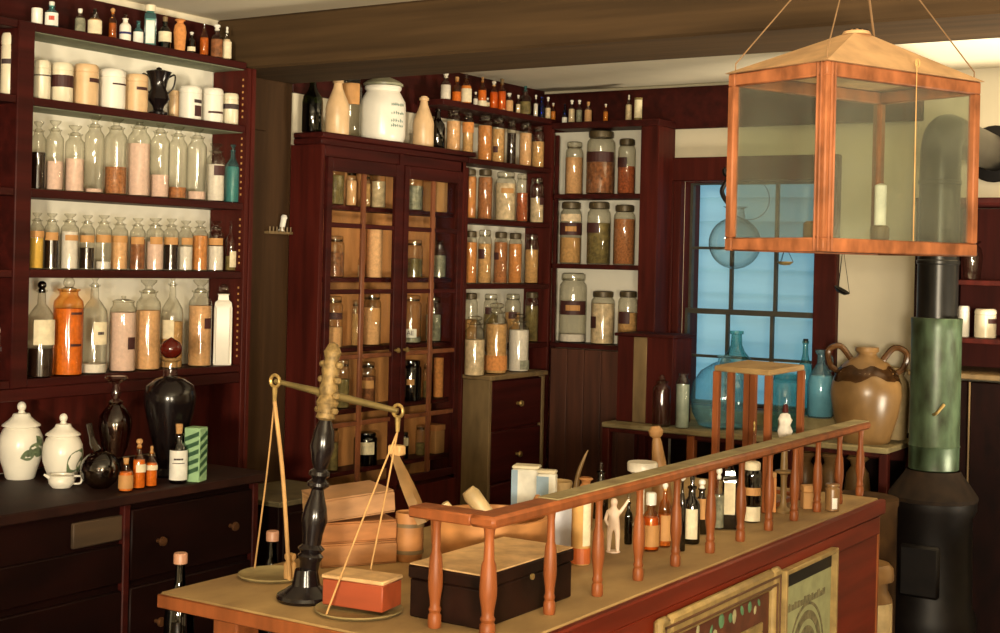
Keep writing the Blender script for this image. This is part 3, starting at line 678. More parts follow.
# ------------------------------------------------------------------ on top of the glazed cabinet
CTX = XF-.06
def cab_top():
    z = ZCORN
    def g(x, top, X=CTX): P = onx(x, X, z); d = depth(P); return P, (pr(P)[1]-top)*d/F, d/F
    P, H, k = g(312, 75); vessel('wine_bottle', 'dark green bottle on cabinet top beside the beam post', 'bottle', P, H, 10.5*k, 'wine', GREEN, 'dark', .5, 'cork', GREEN)
    P, H, k = g(337, 78, CTX+.03); vessel('stoneware_bottle', 'tan stoneware bottle on cabinet top before a tall glass jar', 'bottle', P, H, 12*k, 'stone', CERT, None, 0, 'none')
    P, H, k = g(349, 74, CTX-.05); vessel('glass_jar', 'tall clear jar with brown label behind the tan stoneware bottle', 'jar', P, H, 12*k, 'jar', C, None, 0, 'tin', PIPE, (LABT, .52, .84, 50, 0))
    P, H, k = g(423, 96, CTX); vessel('stoneware_bottle', 'tan stoneware bottle standing alone past the white lidded crock', 'bottle', P, H, 10.5*k, 'stone', CERT, None, 0, 'none')
    P, H, k = g(437, 109, CTX-.005); vessel('wine_bottle', 'narrow dark bottle beside the lone stoneware bottle on cabinet top', 'bottle', P, H, 8*k, 'wine', SMOKE, 'dark', .5, 'cork', SMOKE)
    P, H, k = g(453, 110, XS); vessel('specimen_jar', 'clear jar of peach roots on cabinet top beside narrow dark bottle', 'jar', P, H, 7.2*k, 'jar', C, 'peach', .72, 'lid', C)
    P, H, k = g(467.5, 113, XS); vessel('specimen_jar', 'slim clear jar with orange label at the end of cabinet top', 'jar', P, H, 5.4*k, 'jar', C, 'tan', .5, 'lid', C, (CONT['orange'], .5, .76, 80, 0))
    P, H, k = g(382, 73)
    R = 23*k
    t = thing('lidded_crock', 'big white lidded crock with green writing on top of cabinet', 'crock', P, facing(P))
    pfb = [(0, 0), (R*.9, 0), (R*.95, .02*H), (R, .1*H), (R, .5*H), (R*.97, .58*H), (R*.78, .7*H), (R*.72, .73*H), (R*.8, .76*H), (R*.8, .8*H), (R*.7, .81*H)]
    bm = nb(); lathe(bm, pfb, 32); obj('body', bm, CERW, t)
    bm = nb(); lathe(bm, [(R*.6, .805*H), (R*.86, .812*H), (R*.87, .84*H), (R*.7, .88*H), (R*.35, .93*H), (R*.14, .945*H), (R*.16, .97*H), (R*.12, H), (0, H)], 28); obj('lid', bm, mat('grey green glaze', (.33, .33, .22), .35, .2), t)
    rnd = random.Random(3)
    for i, z in enumerate((.5, .38, .27, .2)):
        bm = nb(); a = 22
        while a < 62:
            s = rnd.uniform(2.5, 5)
            hgt = rnd.uniform(.025, .05)*H
            arc_patch(bm, rad_at(pfb[1:], z*H)+.0006, z*H, z*H+hgt, math.radians(a), math.radians(a+s*.45), 2, .0006)
            arc_patch(bm, rad_at(pfb[1:], z*H)+.0006, z*H+hgt*.4, z*H+hgt*.62, math.radians(a+s*.45), math.radians(a+s), 2, .0006)
            a += s+rnd.uniform(1, 3)
        obj('painted_writing', bm, TEALINK, t, False)
cab_top()

# ------------------------------------------------------------------ open shelving rows
FC = 'from glazed cabinet'
row([
 (445.5, 11, 73, 'vial', C, 'white', .55, 'mush', CERW, None, 'pale vial, white knob'),
 (456.5, 10, 77, 'vial', AMBER, 'orange', .4, 'cork', CORK, None, 'orange vial, cork'),
 (466, 11, 74, 'vial', AMBER, 'peach', .6, 'tall', C, (LABC, .05, .5, 70, 0), 'wide vial, cream label'),
 (475.5, 5, 92, 'vial', C, 'white', .5, 'mush', CERW, None, 'tiny white vial'),
 (482, 9, 77, 'vial', AMBER, 'orange', .55, 'tall', CORK, (LABC, .02, .2, 70, 0), 'tall orange vial, pale foot'),
 (487.6, 4.5, 98, 'vial', C, 'cream', .5, 'mush', CERW, None, 'tiny cream vial', dict(d=.018)),
 (493.5, 9, 81, 'vial', AMBER, 'amber', .6, 'mush', CERW, None, 'amber vial, white knob'),
 (501.5, 9, 79, 'vial', AMBER, 'amber', .6, 'cork', W_OLIVE, None, 'amber vial, dark cork'),
 (508.9, 9, 93, 'vial', C, 'peach', .6, 'mush', CERW, None, 'short round peach vial'),
 (518, 5, 95, 'vial', C, 'cream', .5, 'mush', CERW, None, 'tiny cream and clear vial'),
 (525, 12, 86, 'vial', C, 'olive', .45, 'tall', TEAL, None, 'wide grey green vial'),
 (535.5, 4.5, 95, 'vial', C, 'white', .6, 'mush', CERW, None, 'slim white vial'),
 (541.2, 7.5, 97, 'vial', COBALT, None, 0, 'mush', COBALT, None, 'cobalt blue vial'),
 (547.7, 6, 97, 'vial', C, 'cream', .5, 'mush', CERW, None, 'grey and cream vial'),
 (553, 5, 103, 'vial', AMBER, 'tan', .5, 'mush', CERW, None, 'little tan vial'),
], XF-.03, OZ[4], 'on corner ledge', 'little bottles on the corner ledge', FC, 'vial', 'vial')
KJ = dict(name='specimen_jar', cat='jar')
row([
 (484.5, 15, 115, 'jar', C, 'orange', .76, 'lid', C, None, 'clear jar of orange bark'),
 (497.5, 14, 118, 'jar', C, 'tan', .74, 'lid', C, (LABD, .22, .36, 20, -20), 'clear jar of tan roots, dark seal'),
 (511, 9.5, 120, 'jar', C, 'dark', .7, 'lid', C, None, 'slim dark jar'),
 (525, 13, 122, 'jar', C, 'peach', .74, 'lid', C, None, 'clear jar of peach chips'),
 (537.5, 13, 126, 'jar', C, 'tan', .62, 'lid', C, None, 'clear jar of pale tan bark'),
], XS, OZ[3], 'on upper jar shelf', 'specimen jars on the upper jar shelf', FC, **KJ)
TINL = mat('dark jar lid', (.09, .065, .03), .45, .3, metal=.3)
row([
 (469, 14, 169, 'jar', C, 'orange', .84, 'lid', TINL, None, 'jar of orange bark, dark lid'),
 (484.5, 15, 169.5, 'jar', C, 'rust', .84, 'lid', TINL, None, 'jar of rust bark, dark lid'),
 (505, 21, 172, 'jar', C, 'cream', .76, 'lid', C, (LABT, .56, .66, 36, 12), 'wide jar of cream lumps, tan label'),
 (521.5, 12, 174, 'jar', C, 'red', .6, 'lid', C, None, 'slim jar of red brown seeds'),
 (536.5, 14, 178, 'jar', C, 'cream', .55, 'lid', C, (LABD, .4, .56, 26, 48), 'half full cream jar, dark seal'),
], XS, OZ[2], 'on second jar shelf', 'specimen jars on the second jar shelf', FC, **KJ)
row([
 (470, 13, 231, 'jar', C, 'orange', .78, 'lid', TINL, None, 'jar of orange chips'),
 (484, 14, 230, 'jar', C, 'tan', .74, 'lid', C, (LABD, .46, .64, 30, -30), 'jar of tan chips, dark round label'),
 (500, 14, 232, 'jar', C, 'rust', .8, 'lid', TINL, (LABD, .46, .6, 24, -40), 'jar of rust bark, dark label'),
 (514.5, 14, 233, 'jar', C, 'orange', .78, 'lid', TINL, None, 'jar of bright orange bark'),
 (531, 14, 234, 'jar', C, 'tan', .68, 'lid', C, None, 'jar of pale tan powder'),
], XS, OZ[1], 'on third jar shelf', 'specimen jars on the third jar shelf', FC, **KJ)
row([
 (470, 14, 293, 'jar', C, 'tan', .5, 'lid', TINL, None, 'dark lidded jar of tan chips'),
 (490, 15, 294, 'jar', C, 'olive', .6, 'lid', C, (LABD, .6, .74, 26, -20), 'clear lidded jar, dark label'),
 (512, 16, 294, 'jar', C, 'tan', .62, 'lid', C, (LABD, .5, .64, 30, 0), 'jar of tan powder, dark round label'),
 (531, 14, 292, 'jar', C, 'olive', .72, 'lid', TINL, None, 'jar of olive leaves'),
], XS-.005, OZ[0], 'behind stoppered bottles', 'specimen jars behind the stoppered bottles', FC, **KJ)
FCH = CHX-.052
row([
 (474, 21, 316, 'salt', C, 'cream', .6, 'mush', None, None, 'stoppered bottle of cream powder'),
 (495.5, 22, 303, 'salt', C, 'tan', .7, 'mush', None, (CONT['orange'], .05, .26, 80, 0), 'taller stoppered bottle of tan and orange powder'),
 (518, 21, 314, 'salt', C, 'white', .72, 'mush', None, (CONT['grey'], .04, .2, 40, 50), 'stoppered bottle of white powder'),
], FCH, CHZ, 'on drawer chest', 'stoppered bottles on the drawer chest', FC)
# window side
FW_ = 'from room corner'
row([
 (564.5, 4.5, 104, 'vial', COBALT, 'white', .3, 'mush', COBALT, (LABW, .02, .3, 80, 0), 'tiny blue and white vial'),
 (571.5, 7, 100, 'vial', C, 'cream', .6, 'mush', CERW, None, 'cream vial, white knob'),
 (579, 6.5, 100, 'vial', C, 'grey', .55, 'mush', CERW, None, 'grey vial, white knob'),
 (588, 8, 102, 'vial', C, 'peach', .6, 'cork', CORK, None, 'round peach vial'),
 (605.5, 5, 104, 'vial', AMBER, 'tan', .55, 'mush', CERW, None, 'lone tiny tan vial'),
 (628.5, 7, 95, 'vial', C, 'cream', .62, 'tall', CERW, None, 'slim cream vial'),
 (638, 8, 98, 'cyl', CONT['olive'], None, 0, 'none', None, (LABC, .1, .9, 60, 0), 'plain olive tube'),
], 5.69, WZ[3], 'on window side ledge', 'little bottles on the window side ledge', FW_, 'vial', 'vial', 'y')
row([
 (573.5, 18, 142, 'jar', C, 'peach', .7, 'lid', C, None, 'slender jar of peach roots'),
 (600, 29, 131, 'jar', C, 'brown', .5, 'lid', TINL, (LABD, .5, .66, 70, -8), 'largest jar, brown roots, wide dark label'),
 (626, 18, 139, 'jar', C, 'red', .5, 'lid', TINL, (LABD, .48, .66, 40, -40), 'jar of red seeds, dark label'),
], 5.725, WZ[2], 'on high window side shelf', 'labelled jars on the high window side shelf', FW_, axis='y', **KJ)
row([
 (570, 22, 202, 'jar', C, 'tan', .42, 'lid', TINL, [(CONT['cream'], .68, .8, 60, 0), (LABD, .46, .66, 80, 0), (LABT, .52, .6, 30, 0)], 'jar of tan pieces, dark label'),
 (598, 24, 202, 'jar', C, 'olive', .66, 'lid', TINL, (LABD, .5, .66, 40, -40), 'jar of olive powder, dark label'),
 (623.5, 22, 205, 'jar', C, 'rust', .76, 'lid', TINL, None, 'unlabelled jar of rust seeds'),
], 5.725, WZ[1], 'on middle window side shelf', 'labelled jars on the middle window side shelf', FW_, axis='y', **KJ)
row([
 (572, 28, 273, 'jar', C, 'white', .12, 'lid', C, [(LABD, .4, .6, 62, 0), (LABT, .46, .54, 30, 0)], 'big clear jar, dark framed label'),
 (602, 24, 291, 'jar', C, 'cream', .76, 'lid', TINL, (LABD, .3, .52, 22, -55), 'jar of cream lumps, dark lid'),
 (627, 20, 291, 'jar', C, 'tan', .6, 'lid', TINL, (LABD, .4, .62, 36, -25), 'tan jar, dark oval label'),
], 5.725, WZ[0], 'on low window side shelf', 'labelled jars on the low window side shelf', FW_, axis='y', **KJ)
# ------------------------------------------------------------------ inside the glazed cabinet
XI = XF-.098
def inside():
    rows = [
     ('on top inner shelf', [(334, 20, 163, 'jar', C, 'olive', .7, 'lid', C, None, 'greenish jar of leaves'), (351, 11, 170, 'jar', C, 'peach', .7, 'lid', C, None, 'slim tan jar'), (365, 11, 174, 'jar', C, 'tan', .7, 'lid', C, None, 'narrow tan jar'),
        (378, 15, 164, 'jar', C, 'cream', .6, 'lid', C, None, 'clear jar of cream pieces'), (413, 20, 170, 'jar', C, 'grey', .6, 'lid', C, None, 'green tinged jar')]),
     ('on second inner shelf', [(334, 20, 236, 'jar', C, 'brown', .6, 'lid', C, None, 'clear jar of brown roots'), (360.5, 6, 248, 'vial', C, 'cream', .4, 'cork', CORK, None, 'tiny cream bottle'), (374, 16, 226, 'cyl', CONT['peach'], None, 0, 'none', None, None, 'tall plain peach tin'),
        (414, 17, 240, 'jar', C, 'olive', .5, 'lid', C, None, 'squat clear jar'), (439, 14, 241, 'salt', C, 'grey', .6, 'mush', C, None, 'grey bottle')]),
     ('on third inner shelf', [(332, 21, 296, 'jar', C, 'peach', .4, 'lid', C, (LABD, .55, .68, 40, 20), 'wide jar, dark label'), (355, 8, 300, 'jar', C, 'tan', .7, 'lid', C, None, 'slim clear jar'), (371, 19, 293, 'jar', C, 'peach', .72, 'lid', C, (LABT, .45, .7, 30, 30), 'peach jar, tan seal'),
        (410, 22, 295, 'jar', C, 'grey', .12, 'lid', C, (LABW, .12, .3, 34, 0), 'dark clear jar, white lettered label'), (433, 16, 297, 'jar', C, 'grey', .6, 'lid', C, None, 'grey green jar')]),
     ('on fourth inner shelf', [(342, 14, 360, 'jar', C, 'olive', .6, 'lid', C, None, 'olive jar'), (367, 16, 362, 'jar', C, 'brown', .66, 'lid', C, (LABT, .4, .58, 50, 0), 'brown jar, tan band'), (410, 22, 360, 'jar', SMOKE, 'dark', .4, 'lid', SMOKE, (LABT, .4, .54, 20, 0), 'dark smoky jar'),
        (427, 9, 364, 'jar', C, 'olive', .5, 'lid', C, None, 'slim dull jar'), (438, 10, 358, 'cyl', CONT['orange'], None, 0, 'none', None, None, 'orange paper tube')]),
     ('on lowest inner shelf', [(331, 14, 424, 'jar', C, 'olive', .6, 'lid', C, None, 'dull olive jar'), (365, 24, 432, 'jar', SMOKE, 'dark', .5, 'lid', SMOKE, (LABC, .35, .72, 38, 8), 'dark jar, big cream label'), (402, 13, 432, 'jar', SMOKE, 'dark', .5, 'lid', SMOKE, (LABC, .5, .8, 60, 0), 'slim dark jar, cream label'),
        (420, 10, 425, 'jar', C, 'olive', .4, 'lid', C, None, 'slender olive jar')])]
    for z, (w, its) in zip(CSH, rows):
        row(its, XI+.01, z, w, 'jars inside the glazed cabinet', 'from hinge post', 'specimen_jar', 'jar')
    for z, x0, x1, top, cm, tx in ((CSH[0], 429, 441, 174, CONT['tan'], 'tan card box on the top inner shelf of glazed cabinet'), (CSH[4], 428, 438, 425, CONT['tan'], 'tall tan card box on the lowest inner shelf of cabinet')):
        A = onx(x0, XI, z); B = onx(x1, XI, z); d = depth(A); H = (pr(A)[1]-top)*d/F
        t = thing('card_box', tx, 'box', (A+B)/2+Vector((0, 0, .0006))); w = (B.y-A.y)/2-.004
        bm = nb(); box(bm, (-.036, .036), (-w, w), (0, H*.8), .002); obj('box_body', bm, mat('tan card', (.45, .23, .08), .8, .2, (8, 8, 8)), t)
        bm = nb(); box(bm, (-.038, .038), (-w-.003, w+.003), (H*.8, H), .002); obj('box_lid', bm, mat('orange card', (.48, .2, .06), .8, .2, (8, 8, 8)), t)
inside()

# ------------------------------------------------------------------ the bench under the window and what stands on it
BZ = CT
def bench():
    x0, x1, y0, y1 = -2.885, -1.655, 5.262, 5.645
    t = thing('wooden_bench', 'long dark dusty topped wooden bench under the window holding blue glass', 'bench', (-2.3, 5.5, 0))
    boxes('top', DUSTG, t, [((x0, x1), (y0, y1), (BZ-.022, BZ))], .004)
    boxes('rear_ledge', DUSTG, t, [((-2.76, -1.93), (y1+.001, 5.775), (BZ-.04, BZ+.05))], .003)
    boxes('apron', W_DARK, t, [((x0+.02, x1-.02), (y0+.015, y0+.035), (BZ-.04, BZ-.022)), ((x0+.02, x1-.02), (y1-.035, y1-.015), (BZ-.09, BZ-.022))], .002)
    for xx in (x0, -2.49, -2.07, x1-.035):
        for yy in (y0+.006, y1-.04):
            boxes('leg', W_RAIL if xx == -2.49 and yy < 5.4 else W_DARK, t, [((xx, xx+.034), (yy, yy+.034), (0, BZ-.023))], .003)
    boxes('lower_shelf', W_BLACK, t, [((x0+.036, x1-.036), (y0+.05, y1-.05), (.52, .54))], .002)
    # wooden case
    c = thing('wooden_case', 'upright dark wooden case with pale front edge on the bench end', 'case', (-2.73, 5.42, BZ+.0006))
    zt = 1.295
    a, b = -2.862, -2.60
    boxes('case_body', W_DARK, c, [((a, b), (5.35, 5.365), (BZ+.0006, zt)), ((a, a+.016), (5.365, 5.52), (BZ+.0006, zt)), ((b-.016, b), (5.365, 5.52), (BZ+.0006, zt)), ((a, b), (5.52, 5.535), (BZ+.0006, zt))], .002)
    boxes('case_lid', W_DARKH, c, [((a-.01, b+.012), (5.335, 5.545), (zt, zt+.014))], .003)
    boxes('front_strip', W_OLIVE, c, [((-2.782, -2.72), (5.343, 5.35), (BZ+.002, zt-.001))], .002, 'lighter worn wooden strip')
    def at(x, Y, z, top, w): P = ony(x, Y, z); d = depth(P); return P, (pr(P)[1]-top)*d/F, w*d/F/2
    P, H, R = at(661, 5.303, BZ, 375, 18); vessel('glass_cruet', 'clear glass bottle with round stopper before the wooden case', 'bottle', P, H, R, 'salt', C, None, 0, 'ball')
    P, H, R = at(682, 5.305, BZ, 366, 14); vessel('glass_jar', 'pale clear glass jar between wooden case and round blue carboy', 'jar', P, H, R, 'salt', C, 'pale', .7, 'none')  # pale fill stands in for window light seen through clear glass
    P, H, R = at(735, 5.71, BZ+.05, 329, 20); vessel('green_bottle', 'tall teal bottle rising behind the round blue carboy', 'bottle', P, H, R*1.7, 'wine', TEAL, None, 0, 'none')
    P, H, R = at(804, 5.735, BZ+.05, 339, 15); vessel('green_bottle', 'dark necked teal bottle behind the blue jug', 'bottle', P, H, R*1.1, 'wine', TEAL, None, 0, 'cork', IRON)
    # round carboy
    P, H, R = at(723, 5.45, BZ+.0006, 355, 66)
    t = thing('carboy', 'large round aqua blue carboy standing on bench before the window', 'carboy', P, facing(P))
    bm = nb(); lathe(bm, [(0, 0), (R*.55, 0), (R*.75, .03*H), (R*.95, .2*H), (R, .42*H), (R*.93, .62*H), (R*.7, .78*H), (R*.35, .88*H), (R*.2, .91*H), (R*.18, .97*H), (R*.24, .98*H), (R*.24, H)], 32); obj('body', bm, BLUEG, t)
    P, H, R = at(784, 5.53, BZ, 366, 37); vessel('carboy', 'smaller teal blue carboy between round carboy and blue jug', 'carboy', P, H, R, 'salt', TEAL, None, 0, 'none')
    P, H, R = at(820, 5.685, BZ+.0506, 350, 26)
    t = thing('blue_jug', 'blue glass jug with clear neck and loop handle at the window edge', 'jug', P, facing(P))
    bm = nb(); lathe(bm, [(0, 0), (R*.9, 0), (R, .04*H), (R, .5*H), (R*.85, .63*H), (R*.5, .74*H), (R*.3, .8*H), (R*.28, .93*H), (R*.45, .95*H), (R*.45, H)], 24); obj('body', bm, BLUEG, t)
    bm = nb(); lathe(bm, [(0, .004), (R*.86, .006), (R*.95, .05*H), (R*.95, .5*H), (R*.8, .62*H), (0, .63*H)], 24); obj('contents', bm, mat('pale blue light fill', (.3, .55, .68), .2, .1), t)  # added solid, no water: light diffused in the blue glass is its colour
    bm = nb(); tube(bm, spline([(0, R*.3, .9*H), (0, R*.75, .9*H), (0, R*.8, .75*H), (0, R*.7, .68*H)], 5), .006); obj('handle', bm, BLUEG, t)
    # stoneware
    P = hz(865, 444, BZ+.0006); P += Vector((P.x, P.y, 0)).normalized()*.07; d = depth(P); k = d/F; H = (pr(P)[1]-347)*k; R = 35*k
    t = thing('stoneware_jug', 'large brown two handled stoneware jug on the bench end', 'jug', P, facing(P))
    pf = [(0, 0), (R*.66, 0), (R*.7, .03*H), (R*.9, .28*H), (R, .5*H), (R*.98, .6*H), (R*.85, .74*H), (R*.6, .84*H), (R*.3, .9*H), (R*.26, .93*H), (R*.34, .96*H), (R*.32, H), (R*.2, .99*H), (R*.2, .94*H)]
    bm = nb(); lathe(bm, pf, 32); obj('body', bm, mat('tan brown stoneware', (.24, .135, .05), .3, .4, (10, 10, 6), detail=5), t)
    bm = nb(); n = 40; GL = mat('dark brown glaze run', (.09, .04, .014), .2, .4, (20, 20, 20))
    rnd = random.Random(5); low = [.665+.03*math.sin(2*PI*i/n*3+.6)+.022*math.sin(2*PI*i/n*7)+rnd.uniform(-.008, .008) for i in range(n)]
    ring0 = []; ring = []
    for zi in range(6):
        r = []
        for i in range(n):
            z = (low[i]+(.80+.02*math.sin(i*1.1)-low[i])*zi/5)*H; rr = rad_at(pf[1:], z)+.0015; a = 2*PI*i/n; r.append(bm.verts.new((rr*math.cos(a), rr*math.sin(a), z)))
        ring.append(r)
    for a, b in zip(ring, ring[1:]):
        for i in range(n):
            bm.faces.new((a[i], a[(i+1) % n], b[(i+1) % n], b[i]))
    bmesh.ops.solidify(bm, geom=bm.faces[:], thickness=.001); obj('glaze_band', bm, GL, t)
    for s in (-1, 1):
        bm = nb(); tube(bm, spline([(0, s*R*.42, .86*H), (0, s*R*.75, 1.0*H), (0, s*R*1.08, .95*H), (0, s*R*1.02, .8*H), (0, s*R*.84, .74*H)], 6), .012); obj('handle', bm, GL, t)
    P, H, R = at(896, 5.575, BZ, 362, 26)
    vessel('stoneware_crock', 'pale stoneware crock half hidden behind the two handled jug', 'crock', P, H, R, 'vase', STONEP, None, 0, 'none')
    for i, (x, top, w, tx) in enumerate(((803, 446, 25, 'brown crock under the bench, hidden mostly by counter rail, by the small carton'), (829, 442, 25, 'brown crock beneath the two handled jug, on lower bench shelf'), (856, 440, 26, 'rounded tan crock on lower shelf at bench end'))):
        P = ony(x, 5.45, .54); d = depth(P)
        vessel('stoneware_crock', tx, 'crock', P, min((pr(P)[1]-top)*d/F, .35), w*d/F/2, 'vase', STONE if i < 2 else mat('tan brown stoneware', (1, 1, 1)), None, 0, 'none')
bench()

def stove():
    t = thing('iron_stove', 'dark cast iron stove with dusty brown top under the green pipe', 'stove', (-1.408, 5.0, 0))
    BR = mat('dusty brown stove plate', (.075, .036, .012), .8, .4, (14, 14, 14), col2=(.025, .012, .005), detail=6, spec=.15)
    bm = nb(); lathe(bm, [(0, .1), (.13, .1), (.14, .14), (.14, .3), (.155, .34), (.155, .4), (.14, .44), (.135, .74), (.15, .77), (.15, .80), (0, .80)], 28); obj('stove_body', bm, IRON, t)
    bm = nb(); lathe(bm, [(.135, .801), (.152, .801), (.154, .815), (.13, .85), (.1, .89), (.092, .905), (.088, .801)], 28); obj('top_plate', bm, mat('sooty iron', (.02, .011, .006), .75, .5, (20, 20, 20), spec=.2), t)
    for a in (45, 135, 225, 315):
        bm = nb(); c, s = math.cos(math.radians(a)), math.sin(math.radians(a)); tube(bm, [(c*.11, s*.11, .13), (c*.15, s*.15, .05), (c*.17, s*.17, 0)], [.025, .02, .025]); obj('leg', bm, IRON, t)
    bm = nb(); box(bm, (-.07, .07), (-.155, -.13), (.48, .66), .01); obj('stove_door', bm, IRON, t)
    # dusty brown ash drum standing on the bench side of the stove
    dr = thing('brown_drum', 'wide dusty brown drum between the stove and the bench end', 'drum', (-1.575, 4.70, 0))
    bm = nb(); lathe(bm, [(0, 0), (.13, 0), (.13, .80), (.134, .81), (.134, .83), (.12, .832), (0, .832)], 26); obj('drum_body', bm, BR, dr)
    p = thing('stovepipe', 'stovepipe with fat green tin jacket below and dark pipe bending into wall', 'pipe', (-1.408, 5.0, .9056))
    bm = nb(); lathe(bm, [(.081, 0), (.086, .004), (.086, .08), (.089, .085), (.086, .09), (.086, .49), (.088, .53), (.086, .533), (.06, .534)], 28); obj('green_jacket', bm, GTIN, p)
    bm = nb(); rr = .070
    pts = [(0, 0, .52), (0, 0, .8), (0, 0, 1.05)]+[(0, .09-.09*math.cos(a), 1.10+.09*math.sin(a)) for a in [PI/2*i/6 for i in range(7)]]+[(-.01, .4, 1.185), (-.02, .835, 1.175)]
    tube(bm, pts, rr, 24); obj('pipe', bm, PIPE, p)
    for z in (.72, 1.0):
        bm = nb(); lathe(bm, [(rr, z), (rr+.004, z+.004), (rr+.004, z+.014), (rr, z+.018)], 24); obj('pipe_seam', bm, PIPE, p)
    bm = nb(); lathe(bm, [(rr+.001, -.015), (.11, -.012), (.115, 0), (.11, .006), (rr+.001, .01)], 28, mtx=Matrix.Translation((-.02, .832, 1.175)) @ Matrix.Rotation(PI/2, 4, 'X')); obj('wall_collar', bm, IRON, p)
    bm = nb(); tube(bm, spline([(.02, -.086, .20), (.04, -.115, .21), (.06, -.1, .24)], 5), .005); obj('damper_handle', bm, BRASS, p)
stove()

def hutch():
    x0, x1, y0, y1 = -1.625, -.75, 5.42, YW-.001
    t = thing('hutch_cupboard', 'tall dark hutch cupboard with jars on open shelves behind the stovepipe', 'cupboard', (-1.2, 5.6, 0))
    boxes('side_panel', W_BLACK, t, [((x0, x0+.075), (y0+.03, y1), (0, 1.873))], .003)
    boxes('side_panel', W_BLACK, t, [((x1-.03, x1), (y0+.03, y1), (0, 1.873))], .003)
    boxes('back_panel', W_DARK, t, [((x0+.075, x1-.03), (y1-.015, y1), (1.2, 1.86))], .001)
    boxes('cornice', W_DARKH, t, [((x0, x1), (y0+.02, y1), (1.861, 1.885))], .003)
    for z in (1.352, 1.573): boxes('shelf', W_DARK, t, [((x0+.075, x1-.03), (y0+.04, y1-.015), (z-.02, z))], .002)
    boxes('counter_edge', W_OLIVE, t, [((x0-.005, x1+.01), (y0-.02, y1-.016), (1.2, 1.222))], .004)
    for a, b in ((x0+.005, -1.405), (-1.395, -1.09), (-1.08, x1-.01)):
        d = boxes('door', W_BLACK, t, [((a, b), (y0, y0+.022), (.08, 1.19))], .004)
        if a == -1.395:
            e = boxes('door_edge', W_OLIVE, t, [((a-.005, a+.0005), (y0-.006, y0+.002), (.08, 1.19))], .001)
    lt = boxes('latch', W_OLIVE, t, [((x0+.012, x0+.05), (y0+.016, y0+.03), (1.27, 1.38))], .004)
    def at(x, Y, z, top, w): P = ony(x, Y, z); d = depth(P); return P, (pr(P)[1]-top)*d/F, w*d/F/2
    P, H, R = at(963.5, 5.55, 1.352, 306, 11); vessel('white_tube', 'slim white pot on hutch shelf beside the cream jar', 'pot', P, H, R, 'pot', CERW, None, 0, 'potlid', CERW)
    P, H, R = at(985, 5.55, 1.352, 309, 21); vessel('cream_jar', 'squat cream jar with dark tag on hutch shelf', 'jar', P, H, R, 'pot', CER, None, 0, 'potlid', CER, (LABD, .5, .66, 30, 45))
    P, H, R = at(972, 5.55, 1.573, 238, 20)
    vessel('glass_pitcher', 'clear glass pitcher on the upper hutch shelf', 'pitcher', P, H, R, 'vase', C, None, 0, 'none')
    P = ony(862, 4.46, 0.0)
    vessel('floor_crock', 'tall brown crock on the floor past the far counter end', 'crock', (P.x, 4.46, 0), .66, .085, 'jar', STONE, None, 0, 'potlid', STONE, [(STONEP, .62, .82, 70, 0), (STONEP, .3, .52, 60, 0)])
hutch()

